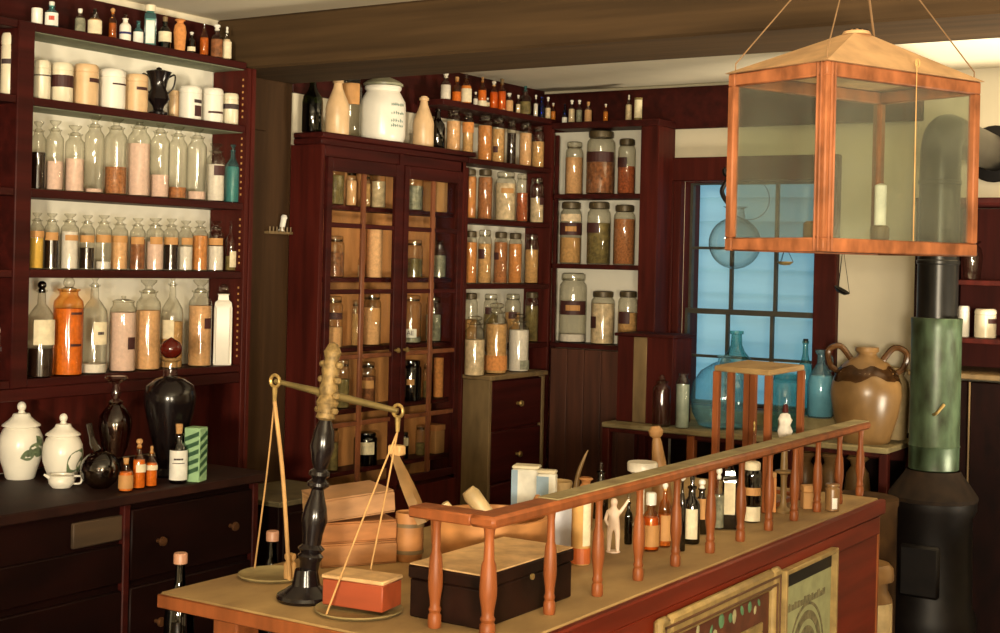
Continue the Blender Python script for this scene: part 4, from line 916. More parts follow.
# ------------------------------------------------------------------ things hung in the window
def hung():
    P = ony(731, 5.62, 1.0); P.z = hy(731, 243, 5.62).z
    R = 26*depth(P)/F
    t = thing('hanging_show_globe', 'clear glass globe hung by wire in front of the window panes', 'globe', (P.x, 5.62, P.z), facing(P))
    bm = nb(); lathe(bm, [(0, -R)]+[(R*math.sin(a), -R*math.cos(a)) for a in [PI*(.05+.83*i/12) for i in range(13)]]+[(R*.36, R*1.05), (R*.32, R*1.3), (R*.48, R*1.4)], 28); obj('globe', bm, C, t)
    bm = nb(); tube(bm, [(0, .055+R*.78*math.cos(a), R*1.7+R*.8*math.sin(a)) for a in [2*PI*i/24 for i in range(24)]], .0016, 6, True); obj('wire_loop', bm, IRON, t)
    bm = nb(); zt = 2.03-P.z
    tube(bm, spline([(0, 0, R*1.3), (0, -.035, R*1.55), (0, -.06, R*2.0), (0, -.035, R*2.5), (0, -.05, zt*.92), (0, -.05, zt)], 6), [.004]+[.010]*28+[.004]*2); obj('iron_hook', bm, IRON, t)
    # hand balance
    A = hy(785, 262, 5.58); B = hy(842, 290, 5.58); zb = hy(812, 246, 5.58).z
    c = (A+B)/2
    t = thing('hand_balance', 'small hanging hand balance with two little pans below the lantern', 'scale', (c.x, 5.58, zb))
    hw = (B-A).x/2
    bm = nb(); tube(bm, [(-hw, 0, 0), (0, 0, .008), (hw, 0, -.004)], .004); obj('beam', bm, IRON, t)
    bm = nb(); tube(bm, [(0, 0, .008), (0, .02, 1.985-zb)], .0015); obj('hanging_cord', bm, CORD, t)
    for s, Q, tl in ((-1, A, 0), (1, B, .5)):
        zz = Q.z-zb; bm = nb(); r = .034
        Mx = Matrix.Translation((s*hw, 0, zz)) @ Matrix.Rotation(tl, 4, 'Y')
        lathe(bm, [(0, -.014), (r*.6, -.012), (r*.95, -.002), (r, .002), (r*.9, .001), (0, -.010)], 18, mtx=Mx); pan = obj('pan', bm, BRASS if s < 0 else IRON, t)
        bm = nb()
        for k in range(3):
            e = Mx @ Vector((r*math.cos(k*2.1+.3), r*math.sin(k*2.1+.3), 0)); tube(bm, [(s*hw, 0, 0), e], .0011, 5)
        obj('pan_cord', bm, IRON, pan)
    # small comb rack on the post
    P = hx(270, 232, -3.48)
    t = thing('peg_rack', 'small wooden toothed rack fixed on the beam post holding white spool', 'rack', (-3.547, 3.82, P.z))
    P0 = hx(262, 232, -3.48); 
    bm = nb(); box(bm, (0, .03), (.042, .172), (-.005, .005), .001); obj('bar', bm, W_OLIVE, t)
    for k in range(7):
        bm = nb(); tube(bm, [(.025, .05+k*.019, -.003), (.025, .05+k*.019, .022)], .003, 6); obj('peg', bm, W_OLIVE, t)
    P = hx(279, 228, -3.474)
    s = thing('spool', 'white spool leaning on small peg rack of beam post', 'spool', (-3.533, 3.945, t.location.z+.0055))
    bm = nb(); lathe(bm, [(0, 0), (.012, 0), (.013, .004), (.010, .006), (.011, .05), (.013, .053), (.009, .062), (0, .063)], 14, mtx=Matrix.Rotation(-.25, 4, 'X')); obj('spool_body', bm, LABW, s)
hung()

# ------------------------------------------------------------------ the counter
CX0, CX1, CY0, CY1 = -2.075, -1.30, 1.983, 4.10
RZ = 1.155
def counter():
    t = thing('shop_counter', 'long red brown shop counter with turned gallery rail and dusty top', 'counter', (-1.7, 3.0, 0))
    boxes('top', DUST, t, [((CX0, CX1-.012), (CY0, CY1), (CT-.028, CT))], .004)
    boxes('top_edge', W_RED, t, [((CX1-.012, CX1+.008), (2.06, CY1+.006), (CT-.045, CT-.002))], .004)
    boxes('end_edge', W_RAIL, t, [((CX0, CX1-.013), (CY0-.006, CY0), (CT-.03, CT-.003))], .002)
    boxes('front_panel', W_RED, t, [((CX1-.035, CX1-.008), (2.30, CY1-.02), (.02, CT-.046))], .002)
    boxes('front_moulding', W_RED, t, [((CX1-.008, CX1+.002), (2.3, CY1-.03), (CT-.1, CT-.046))], .003)
    boxes('end_panel', W_RED, t, [((CX0+.06, CX1-.036), (CY1-.045, CY1-.02), (.02, CT-.03))], .002)
    boxes('end_panel', W_DARK, t, [((CX0+.06, CX1-.036), (2.32, 2.345), (.02, CT-.03))], .002)
    boxes('back_panel', W_BLACK, t, [((CX0+.06, CX0+.08), (2.35, CY1-.05), (.02, CT-.03))], .002)
    boxes('corner_strip', W_RAIL, t, [((CX1-.03, CX1-.004), (CY1-.0195, CY1-.008), (.02, CT-.05))], .002)
    for x in (-1.96, -1.42):
        boxes('leg', W_RAIL, t, [((x, x+.065), (2.015, 2.08), (0, CT-.029))], .004)
    boxes('stretcher', W_OLIVE, t, [((-1.893, -1.422), (2.03, 2.06), (.82, .86))], .003)
    # gallery rail
    bm = nb(); x0, x1 = -1.40, -1.345
    box(bm, (x0, x1), (2.072, 4.115), (RZ-.026, RZ-.004), .006); box(bm, (-1.535, x0+.003), (2.0735, 2.127), (RZ-.0255, RZ-.0048), .003)
    rail = obj('gallery_rail', bm, W_RAIL, t, True, True)
    bm = nb(); box(bm, (x0+.004, x1-.004), (2.3, 4.11), (RZ-.0038, RZ-.001), .001); obj('rail_dust', bm, DUSTG, rail, True, True)
    h = RZ-.027-CT
    def bal(x, y, s=1.):
        bm = nb(); q = [(.0105, 0), (.0115, .006), (.0112, .022), (.0088, .027), (.0108, .033), (.0086, .039), (.0092, .05), (.0124, .075), (.0126, .09), (.0105, .13), (.0078, h-.06), (.0068, h-.02), (.0078, h-.008), (.009, h)]
        lathe(bm, [(r*s, z) for r, z in q], 16, (x, y, CT+.0005)); return obj('baluster', bm, W_RAIL, t, True, True)
    bal(-1.488, 2.10, 1.1)
    for i, (x, y) in enumerate(((497, 633), (548.8, 625.6), (596.8, 606), (637.6, 591), (675, 572.8), (709.6, 560), (739.9, 549.8), (768.2, 538.3), (793.7, 526.5), (816.7, 516.7), (838.3, 508), (859.4, 498.4))):
        yy = hx(x, y, -1.3725).y
        bal(-1.3725, 2.10 if i == 0 else yy, 1.3 if i == 0 else 1.04)
    # slats lying along the edge beneath the trunk
    for k, (x, tx) in enumerate(((-1.365, 'outer thin wooden slat lying on counter edge beside tin trunk'), (-1.392, 'inner thin wooden slat lying on counter tight against tin trunk'))):
        pass
counter()

def pictures():
    PF = mat('gilt tan frame', (.36, .24, .085), .5, .35, (25, 25, 25)); PAP = mat('greenish paper print', (.36, .37, .19), .8, .2, (20, 20, 20), detail=5)
    xb = CX1+.003
    x = xb+.022
    def fr(ya, yb, za, zb, w, tx, grp=None):
        t = thing('framed_picture', tx, 'picture', (xb, (ya+yb)/2, zb-.5))
        A = Vector((0, ya-t.location.y, za-t.location.z)); B = Vector((0, yb-t.location.y, zb-t.location.z))
        return t
    # picture with broad moulded frame
    ya, yb, zt, zb = 2.60, 3.262, .875, .36
    t = thing('framed_picture', 'broad tan framed picture with floral band fixed on counter front', 'picture', (xb, (ya+yb)/2, zb))
    boxes('frame', PF, t, [((xb, x), (ya, ya+.05), (zb, zt)), ((xb, x), (yb-.05, yb), (zb, zt)), ((xb, x), (ya+.05, yb-.05), (zt-.05, zt)), ((xb, x), (ya+.05, yb-.05), (zb, zb+.05))], .008)
    for k, o in enumerate((.016, .034)):
        boxes('frame_bead', mat('dark frame groove', (.12, .05, .02), .5), t, [((x, x+.003), (ya+o, yb-o), (zt-o-.006, zt-o)), ((x, x+.003), (ya+o, ya+o+.006), (zb+o, zt-o)), ((x, x+.003), (yb-o-.006, yb-o), (zb+o, zt-o))], .001)
    boxes('mat_board', mat('dark red mat board', (.13, .035, .015), .6, .4), t, [((xb, xb+.006), (ya+.05, yb-.05), (zb+.05, zt-.05))], 0)
    boxes('inner_frame', PF, t, [((xb+.006, xb+.012), (ya+.13, yb-.095), (zt-.14, zt-.118)), ((xb+.006, xb+.012), (ya+.13, ya+.152), (zb+.1, zt-.14)), ((xb+.006, xb+.012), (yb-.117, yb-.095), (zb+.1, zt-.14))], .002)
    boxes('image', mat('pale image', (.35, .24, .1), .7, .6, (12, 12, 12), col2=(.03, .015, .01)), t, [((xb+.0062, xb+.008), (ya+.152, yb-.117), (zb+.1, zt-.14))], 0)
    rnd = random.Random(2); LEAF = mat('painted green sprig', (.13, .28, .14), .6, .4); FLO = mat('painted cream flower', (.5, .45, .25), .6, .3)
    for k in range(14):
        bm = nb(); y = ya+.09+k*.036+rnd.uniform(-.012, .012); z = zt-.082+rnd.uniform(-.016, .016); s = rnd.uniform(.008, .021)
        lathe(bm, [(0, .0015), (s*.6, .0012), (s, 0)], 8, mtx=Matrix.Translation((xb+.0068, y, z)) @ Matrix.Rotation(PI/2, 4, 'Y') @ Matrix.Rotation(rnd.uniform(-.9, .9), 4, 'Z') @ Matrix.Scale(rnd.uniform(.45, .9), 4, (0, 1, 0))); obj('flower' if k % 3 == 0 else 'sprig', bm, FLO if k % 3 == 0 else LEAF, t, True, True)
    # certificate like print
    ya, yb, zt, zb = 3.288, 3.66, .858, .36
    t = thing('framed_print', 'greenish framed print with engraved arch fixed near far counter end', 'picture', (xb, (ya+yb)/2, zb))
    boxes('frame', PF, t, [((xb, x), (ya, ya+.012), (zb, zt)), ((xb, x), (yb-.012, yb), (zb, zt)), ((xb, x), (ya+.012, yb-.012), (zt-.012, zt)), ((xb, x), (ya+.012, yb-.012), (zb, zb+.012))], .002)
    boxes('top_band', IRON, t, [((xb, xb+.006), (ya+.012, yb-.012), (zt-.05, zt-.012))], 0)
    boxes('paper', PAP, t, [((xb, xb+.005), (ya+.012, yb-.012), (zb+.012, zt-.05))], 0)
    ym = (ya+yb)/2; zc = zt-.25
    bm = nb()
    def prism(q):
        v = [bm.verts.new((xb+dx, y, z)) for dx in (.0045, .0062) for y, z in q]
        for f in ((0, 1, 2, 3), (4, 5, 6, 7), (0, 1, 5, 4), (1, 2, 6, 5), (2, 3, 7, 6), (3, 0, 4, 7)): bm.faces.new([v[i] for i in f])
    for r0, r1 in ((.125, .118), (.105, .085), (.07, .05)):
        n = 24
        for i in range(n):
            a0, a1 = PI*i/n, PI*(i+1)/n
            prism([(ym+r*math.cos(a), zc+r*1.1*math.sin(a)) for r, a in ((r0, a0), (r0, a1), (r1, a1), (r1, a0))])
        for sg in (-1, 1): prism([(ym+sg*r, z) for r, z in ((r0, zc), (r0, zb+.05), (r1, zb+.05), (r1, zc))])
    obj('engraved_arch', bm, mat('brown print ink', (.19, .16, .08), .8, .5, (60, 60, 60)), t, False, True)
    bm = nb(); box(bm, (xb+.0052, xb+.0058), (ym-.045, ym+.045), (zb+.06, zc+.02)); obj('engraved_centre', bm, mat('brown print ink', (1, 1, 1)), t, False, True)
    rnd = random.Random(9); bm = nb(); y = ya+.045
    while y < yb-.06:
        w = rnd.uniform(.006, .016)
        box(bm, (xb+.0052, xb+.0057), (y, y+w), (zt-.115, zt-.115+rnd.uniform(.014, .022)))
        y += w+.003
    obj('engraved_lettering', bm, mat('brown print ink', (1, 1, 1)), t, False, True)
pictures()

# ------------------------------------------------------------------ things on the counter
def balance():
    Pb = Vector((-1.806, 2.112, CT+.0006)); top = hy(328, 395, 2.15)
    t = thing('balance_scale', 'tall counter balance with turned black column, brass crown and dished pans', 'scale', Pb)
    lean = top-Pb; H = lean.z
    rot = Vector((0, 0, 1)).rotation_difference(lean.normalized()).to_matrix().to_4x4()
    L = lean.length
    bm = nb(); lathe(bm, [(0, 0), (.055, 0), (.058, .006), (.056, .012), (.045, .018), (.028, .03), (.022, .06), (0, .06)], 28); obj('base', bm, BLACK, t)
    bm = nb(); lathe(bm, [(.018, .05), (.02, .075), (.026, .085), (.02, .092), (.027, .1), (.018, .108), (.02, .13), (.026, .155), (.022, .18), (.014, .205), (.012, .215), (.022, .222), (.022, .228), (.013, .236), (.021, .243), (.02, .25), (.013, .256), (.018, .27), (.024, .3), (.02, .33), (.012, .352), (.010, .36), (.018, .366), (.011, .374), (.018, .382), (.010, .39), (.009, L)], 20, mtx=rot); obj('column', bm, BLACK, t)
    bm = nb()
    lathe(bm, [(.012, L-.05), (.02, L-.045), (.017, L-.03), (.023, L-.015), (.016, L), (.02, L+.01), (.015, L+.03), (.019, L+.05), (.014, L+.07), (.018, L+.085), (.01, L+.10), (0, L+.105)], 14, mtx=rot)
    for s in (-1, 1):
        for z in (-.03, .0, .03, .06): lathe(bm, [(0, -.008), (.007, -.005), (.009, 0), (.007, .005), (0, .008)], 10, mtx=rot @ Matrix.Translation((s*.02, 0, L+z)))
    obj('brass_crown', bm, mat('aged ornate brass', (.24, .155, .055), .6, .5, (90, 90, 90), metal=.3, bump=.5), t)
    a = hy(275, 381, 2.125)-Pb; b = hy(398, 411, 2.195)-Pb; c = top-Pb
    bm = nb(); tube(bm, [a, c+Vector((0, 0, .002)), b], [.0045, .0085, .0055], 10); obj('beam', bm, mat('olive brass', (.22, .16, .06), .4, .3, metal=.6), t)
    for e in (a, b):
        bm = nb(); tube(bm, [e+Vector((.012*math.cos(u), 0, .012*math.sin(u))) for u in [2*PI*i/14 for i in range(14)]], .0035, 8, True); tube(bm, [e+Vector((0, 0, -.012)), e+Vector((0, 0, -.04))], [.006, .004], 8); obj('end_ring', bm, BRASS, t)
    def plate(c, r):
        bm = nb(); lathe(bm, [(0, 0), (r*.9, 0), (r, .006), (r*.98, .008), (r*.88, .003), (0, .003)], 32, c); return obj('pan', bm, mat('olive dusty pan', (.3, .23, .1), .55, .3, metal=.3), t)
    cl = Vector((-1.99, 2.222, CT+.0006))-Pb; p1 = plate(cl, .074)
    cr_ = Vector((-1.668, 2.105, CT+.0006))-Pb; p2 = plate(cr_, .085)
    for e, c0, r, ang in ((a, cl, .07, (2.9, -.35)), (b, cr_, .078, (2.1, 4.5))):
        k = e+Vector((0, 0, -.04))
        for i, u in enumerate(ang):
            q = c0+Vector((r*math.cos(u), r*math.sin(u), .006)); m1 = k.lerp(q, .45)+Vector((.004, 0, .012))
            bm = nb(); tube(bm, spline([k, m1, q], 8), .0042 if (i == 1 and e is a) else .0018, 7); obj('pan_cord', bm, CORD, p1 if e is a else p2)
    # weight on the dished pan
    w = thing('brass_weight', 'tan knobbed weight standing on pan behind the black column', 'weight', Pb+cl+Vector((.05, -.005, .0042)))
    bm = nb(); lathe(bm, [(0, 0), (.012, 0), (.013, .002), (.013, .03), (.008, .036), (.012, .042), (.012, .05), (0, .054)], 16); obj('weight_body', bm, CORD, w)
    # red box on the other pan
    c0 = Pb+cr_+Vector((-.004, .012, .0095))
    w = thing('cigar_box', 'reddish wooden cigar box with dusty lid sitting on scale pan', 'box', c0, math.radians(8))
    bm = nb(); box(bm, (-.066, .066), (-.035, .038), (0, .05), .002); obj('box_body', bm, mat('red brown box wood', (.3, .055, .017), .5, .3, (3, 30, 20)), w)
    bm = nb(); box(bm, (-.068, .068), (-.037, .040), (.0505, .058), .002); obj('box_lid', bm, DUST_TAN, w)
balance()

def books():
    A = hz(322, 569, CT); ang = math.radians(58)
    u = Vector((math.cos(ang), math.sin(ang), 0)); v = Vector((-u.y, u.x, 0))
    z = CT+.0006
    LEA = [mat('pale tan leather', (.46, .21, .08), .65, .3, (12, 12, 40)), mat('brown orange leather', (.42, .17, .055), .65, .35, (12, 12, 40)), mat('grey tan leather', (.42, .22, .1), .65, .3, (12, 12, 40))]
    PG = mat('dull page edges', (.46, .25, .1), .85, .4, (4, 4, 260))
    names = ('lowest thick tan ledger of the stack behind the balance', 'middle tan ledger of the stack behind the balance', 'topmost ledger lying tilted on the stack behind the balance')
    for i, (h, w, o) in enumerate(((.05, .172, 0), (.046, .170, .001), (.05, .166, .0))):
        c = A+u*(w/2+o)+v*.075; c.z = z
        t = thing('ledger', names[i], 'book', c, ang+random.uniform(-.02, .02), 'ledgers stacked behind the balance')
        tl = 0
        if i == 2: t.rotation_euler = (0, math.radians(-5), ang+.03); t.location.z += .0078
        bm = nb(); box(bm, (-w/2, w/2), (-.072, .072), (0, .004), .0015); box(bm, (-w/2, w/2), (-.072, .072), (h-.004, h), .0015); box(bm, (-w/2, w/2), (-.074, -.069), (.004, h-.004), .0015); obj('cover', bm, LEA[i % 3], t)
        bm = nb(); box(bm, (-w/2+.0012, w/2-.0012), (-.069, .0712), (.0042, h-.0042), 0); obj('pages', bm, PG, t)
        z += h+.0006
books()

def counter_things():
    def g(x, base, top, w, z=CT):
        P = hz(x, base, z); P += Vector((P.x, P.y, 0)).normalized()*w*depth(P)/F*.45; d = depth(P)
        return P+Vector((0, 0, .0006)), (pr(P)[1]-top)*d/F, w*d/F/2, d/F
    # tin trunk
    x0, x1, y0, y1, h = -1.572, -1.408, 2.135, 2.46, .098
    t = thing('tin_trunk', 'black tin trunk with dusty tan lid behind the near gallery corner', 'trunk', ((x0+x1)/2, (y0+y1)/2, CT+.0006))
    BT = mat('black tin', (.014, .0045, .0025), .5, .7, (18, 18, 18), detail=6, spec=.15)
    boxes('trunk_body', BT, t, [((x0, x1), (y0, y1), (CT+.0006, CT+h*.74))], .003)
    boxes('trunk_lid', BT, t, [((x0-.003, x1+.003), (y0-.003, y1+.003), (CT+h*.745, CT+h))], .003)
    boxes('lid_dust', DUST_TAN, t, [((x0-.001, x1+.001), (y0-.001, y1+.001), (CT+h, CT+h+.003))], .001)
    bm = nb(); lathe(bm, [(0, 0), (.006, 0), (.006, .004), (0, .005)], 10, mtx=Matrix.Translation((x1+.003, 2.3, CT+.07)) @ Matrix.Rotation(PI/2, 4, 'Y')); obj('clasp', bm, BRASS, t, True, True)
    # round wooden tub and the wooden tray of mortars
    WB = mat('orange tan turned wood', (.5, .22, .07), .6, .35, (10, 10, 22))
    P, H, R, k = g(408, 563, 512, 30)
    t = thing('wooden_tub', 'small round orange wooden tub between ledger stack and tin trunk', 'tub', P, facing(P))
    bm = nb(); lathe(bm, [(0, 0), (R*.85, 0), (R*.95, .1*H), (R, .45*H), (R*.95, .8*H), (R*.88, H), (R*.78, H), (R*.8, .5*H), (0, .45*H)], 24); obj('tub_body', bm, WB, t)
    for z in (.2, .75):
        bm = nb(); lathe(bm, [(R*.96, z*H-.004), (R*1.03, z*H-.004), (R*1.03, z*H+.004), (R*.96, z*H+.004)], 24); obj('hoop', bm, W_OLIVE, t)
    c = Vector((-1.70, 2.60, CT+.0006)); 
    t = thing('wooden_bowl', 'wide orange tan wooden bowl holding mortar pestles behind tin trunk', 'bowl', c)
    bm = nb(); lathe(bm, [(0, 0), (.09, 0), (.11, .01), (.128, .05), (.13, .10), (.132, .112), (.122, .112), (.115, .05), (.08, .018), (0, .014)], 32); obj('bowl_body', bm, WB, t)
    for k, (pa, pb, r0, r1, tx, m) in enumerate((((.03, .035, .05), (-.052, -.012, .162), .014, .020, 'thick pale pestle leaning out of the wooden bowl', STONEP), ((-.02, -.04, .03), (-.062, -.085, .142), .008, .011, 'short thin pale pestle standing in the wooden bowl', STONEP), ((.02, .055, .075), (.085, .085, .142), .009, .011, 'turned orange handle with flared knob in wooden bowl', WB))):
        p = thing('pestle', tx, 'pestle', c+Vector(pa)); q = Vector(pb)-Vector(pa)
        bm = nb()
        if k < 2: tube(bm, [(0, 0, 0), q*.2, q*.9, q], [r0*.8, r0, r1, r1*.75], 12)
        else: tube(bm, [(0, 0, 0), q*.3, q*.7, q*.78, q*.95, q], [r0, r0, r0*1.2, r0*1.6, r0*2.2, r0*1.9], 14)
        obj('pestle_body', bm, m, p)
    # scoop hanging at the balance end leaning on the tub
    A = hy(391, 447, 2.45); B = hz(412, 505, 1.035)
    t = thing('wooden_scoop', 'long tan wooden scoop leaning up beside the ledger stack', 'scoop', Vector((-1.79, 2.475, CT+.101)))
    a = Vector((0, 0, 0)); b = hy(392, 449, 2.46)-t.location
    bm = nb(); dirv = (b-a)
    sd = Vector((dirv.z, 0, -dirv.x)).normalized()
    n = 12; L_, R2 = [], []
    for i in range(n+1):
        u = i/n; w = .022*(1-.35*u)*(.75+.25*math.sin(PI*min(1, u*1.2))); p = a+dirv*u
        L_.append((p-sd*w, p+sd*w, p+Vector((0, .012*(1-u), 0))))
    vs = [[bm.verts.new(q) for q in (x[0], x[2], x[1])] for x in L_]
    for r1_, r2_ in zip(vs, vs[1:]):
        for k in range(2): bm.faces.new((r1_[k], r1_[k+1], r2_[k+1], r2_[k]))
    bmesh.ops.solidify(bm, geom=bm.faces[:], thickness=.007); obj('scoop_blade', bm, mat('tan scoop wood', (.5, .3, .12), .6, .3), t)
    bm = nb(); box(bm, (b.x-.004, b.x+.03), (b.y-.012, b.y+.012), (b.z-.012, b.z+.010), .003); obj('scoop_grip', bm, mat('tan scoop wood', (1, 1, 1)), t)
    # papers and tins
    P, H, R, k = g(528, 548, 513, 52)
    t = thing('cream_box', 'cream paper covered box lying behind the tin trunk', 'box', P, math.radians(28))
    bm = nb(); box(bm, (-R, R), (-.03, .03), (0, H*.72), .002); obj('box_body', bm, mat('cream paper', (.75, .62, .3), .8, .1), t)
    bm = nb(); box(bm, (-R-.002, R+.002), (-.032, .032), (H*.725, H), .002); obj('box_lid', bm, mat('pale cream paper', (.8, .72, .42), .8, .1), t)
    BLU = mat('pale blue print', (.3, .42, .55), .7, .2)
    def tin(x, base, top, w, dz, tx, blue):
        P, H, R, k = g(x, base, top, w)
        t = thing('powder_tin', tx, 'tin', P, math.radians(20)); w2 = R*.8
        bm = nb(); box(bm, (-w2, w2), (-w2*.7, w2*.7), (0, H*.94), .003); obj('tin_body', bm, LABW, t)
        bm = nb(); box(bm, (-w2*1.02, w2*1.02), (-w2*.72, w2*.72), (H*.942, H), .003); obj('tin_lid', bm, CER, t)
        bm = nb()
        if blue == 'side': box(bm, (-w2-.001, -w2*.55), (-w2*.7-.001, w2*.7+.001), (0.002, H*.93)) 
        else: box(bm, (-w2-.001, w2*.3), (-w2*.7-.001, w2*.7+.001), (.002, H*.9))
        obj('blue_print', bm, BLU, t, False)
    tin(525.5, 530, 465, 33, 0, 'white tin with blue printed edge standing past the wooden bowl', 'side')
    tin(546, 533, 470, 23, 0, 'smaller blue and white tin beside the larger white tin', 'face')
    P, H, R, k = g(563, 556, 506, 26)
    t = thing('blue_carton', 'pale blue white carton with brown edge between trunk and tan canister', 'box', P, math.radians(25))
    bm = nb(); box(bm, (-R*.75, R*.75), (-R*.5, R*.5), (0, H), .002); obj('carton_body', bm, mat('pale lilac card', (.6, .6, .66), .7, .1), t)
    bm = nb(); box(bm, (R*.75, R*.95), (-R*.52, R*.52), (0, H*1.01), .001); obj('brown_edge', bm, W_RED, t)
    # canister on amber base, lying dish, horn
    P, H, R, k = g(580, 566, 500, 19)
    vessel('tan_canister', 'tall tan canister with pale side behind the third rail post', 'canister', P, H, R, 'cyl', mat('tan canister card', (.6, .33, .1), .7, .3), None, 0, 'none', None, [(LABC, .3, .97, 28, 40), (mat('amber band', (.45, .1, .02), .5), .02, .26, 100, 0)])
    P, H, R, k = g(556, 520, 481, 32)
    t = thing('stone_mortar', 'shallow tan stone mortar beside the curved horn', 'mortar', P, facing(P))
    bm = nb(); lathe(bm, [(0, 0), (R*.6, 0), (R*.65, .1*H), (R*.6, .3*H), (R*.85, .6*H), (R, .95*H), (R*.95, H), (R*.85, .97*H), (R*.5, .6*H), (0, .5*H)], 28); obj('mortar_body', bm, mat('tan stone', (.45, .3, .13), .75, .3), t)
    P, H, R, k = g(577, 522, 450, 12)
    t = thing('curved_horn', 'slender curved tan horn standing upright above the gallery rail', 'horn', P, facing(P))
    bm = nb(); tube(bm, spline([(0, -.004, 0), (0, -.005, H*.35), (0, 0, H*.65), (0, .016, H*.9), (0, .024, H)], 6), [.011-.0098*i/24 for i in range(25)], 10); obj('horn_body', bm, mat('tan horn', (.22, .13, .045), .45, .3), t)
    P, H, R, k = g(585, 529, 474, 17)
    vessel('orange_pot', 'small orange turned pot with flat rim beside the curved horn', 'pot', P, H, R, 'vase', WB, None, 0, 'none')
    P, H, R, k = g(600, 520, 463, 16)
    vessel('black_bottle', 'black glass bottle peeping over rail past the orange pot', 'bottle', P, H, R, 'vial', SMOKE, 'dark', .5, 'tall', C)
    # figurine
    P, H, R, k = g(613, 554, 497, 20)
    t = thing('porcelain_figurine', 'little pinkish white porcelain figurine with raised arm', 'figurine', P, facing(P)+PI/2)
    me = bpy.data.meshes.new('figurine_body'); bm = nb()
    s = H
    pts = [(0, 0, .48), (0, 0, .66), (0, 0, .76), (0, 0, .815), (0, 0, .87), (.11, 0, .72), (.19, 0, .84), (.27, 0, .97), (-.11, 0, .72), (-.15, -.02, .58), (-.09, -.06, .48), (.07, 0, .44), (.075, 0, .24), (.08, 0, .04), (.085, -.05, .015), (-.07, 0, .44), (-.075, 0, .24), (-.08, 0, .04), (-.085, -.05, .015), (0, 0, .93), (0, 0, .98)]
    rad = [.12, .12, .1, .05, .085, .05, .038, .03, .05, .04, .035, .075, .06, .045, .03, .075, .06, .045, .03, .09, .05]
    V = [bm.verts.new(Vector(p)*s) for p in pts]
    for a, b in ((0, 1), (1, 2), (2, 3), (3, 4), (2, 5), (5, 6), (6, 7), (2, 8), (8, 9), (9, 10), (0, 11), (11, 12), (12, 13), (13, 14), (0, 15), (15, 16), (16, 17), (17, 18), (4, 19), (19, 20)): bm.edges.new((V[a], V[b]))
    bm.to_mesh(me); bm.free(); o = bpy.data.objects.new('figurine_body', me); COL.objects.link(o); o.parent = t
    sk = o.modifiers.new('skin', 'SKIN'); o.modifiers.new('sub', 'SUBSURF').render_levels = 2; o.modifiers['sub'].levels = 2
    for i, v in enumerate(me.skin_vertices[0].data): v.radius = (rad[i]*s*.8, rad[i]*s*.8); v.use_root = (i == 0)
    me.materials.append(mat('pink white porcelain', (.78, .6, .46), .4, .1)); sk.use_smooth_shade = True
    bm = nb(); lathe(bm, [(0, 0), (.13*s, 0), (.13*s, .02*s), (0, .021*s)], 14); obj('figurine_base', bm, mat('pink white porcelain', (1, 1, 1)), t)
    P, H, R, k = g(628, 545, 495, 8)
    vessel('green_vial', 'slim dark green vial behind the porcelain figurine', 'vial', P, H, R, 'vial', GREEN, 'dark', .6, 'mush', C)
    GRP = 'medicine bottles behind the gallery rail'
    def b(x, base, top, w, kind, m, cont, fill, stop, sm, lab, tx, name='medicine_bottle', cat='bottle'):
        P, H, R, k = g(x, base, top, w); return vessel(name, tx, cat, P, H, R, kind, m, cont, fill, stop, sm, lab, group=GRP)
    b(650, 552, 493, 17, 'vial', AMBER, 'amber', .58, 'cap', LABW, (LABT, .08, .45, 80, 0), 'amber bottle with square white cap, tan label')
    b(664, 548, 483, 13, 'narrow', AMBER, 'rust', .5, 'ball', LABW, (LABT, .1, .5, 60, 30), 'amber bottle with round white ball stopper')
    b(681, 552, 474, 8, 'narrow', SMOKE, 'dark', .6, 'ball', CERW, (LABC, .05, .5, 12, -30), 'slim black bottle with tiny white knob behind a rail post')
    b(691, 545, 476, 17, 'vial', SMOKE, 'dark', .6, 'tall', SMOKE, (LABC, .08, .52, 50, -10), 'black bottle with long cream label')
    b(701, 535, 480, 14, 'vial', SMOKE, 'dark', .6, 'mush', CERW, (LABT, .28, .66, 60, 10), 'black bottle with short orange label')
    b(718, 530, 468, 12, 'vial', C, 'grey', .55, 'mush', CERW, None, 'clear vial with white knob amid black bottles')
    b(729, 530, 462, 18, 'square', SMOKE, 'dark', .6, 'tall', SMOKE, (LABC, .22, .7, 60, 0), 'square black bottle with tall cream label')
    b(751, 523, 462, 19, 'jar', SMOKE, 'dark', .7, 'lid', LABC, [(LABT, .45, .58, 60, 0), (LABC, .02, .26, 60, 0)], 'wide dark jar with pale lid', 'medicine_jar', 'jar')
    P, H, R, k = g(771, 513, 472, 11)
    t = thing('tan_carton', 'narrow orange tan carton beside the wooden candlestick', 'box', P, math.radians(30))
    bm = nb(); box(bm, (-R*.8, R*.8), (-R*.6, R*.6), (0, H*.86), .0015); obj('carton_body', bm, mat('orange tan card', (.55, .22, .06), .7, .2), t)
    bm = nb(); box(bm, (-R*.78, R*.78), (-R*.58, R*.58), (H*.861, H), .001); obj('carton_flap', bm, mat('tan card', (1, 1, 1)), t)
    P, H, R, k = g(783, 514, 449, 15)
    t = thing('candlestick', 'turned tan wooden candlestick topped by ragged white wax above rail', 'candlestick', P, facing(P))
    bm = nb(); lathe(bm, [(0, 0), (R*.95, 0), (R, .04*H), (R*.5, .1*H), (R*.38, .2*H), (R*.42, .55*H), (R*.5, .6*H), (R*1.15, .63*H), (R*1.2, .66*H), (R*.5, .68*H), (R*.42, .98*H), (0, .98*H)], 20); obj('stick', bm, mat('tan horn', (1, 1, 1)), t)
    h2 = 38*k; rnd = random.Random(4); bm = nb()
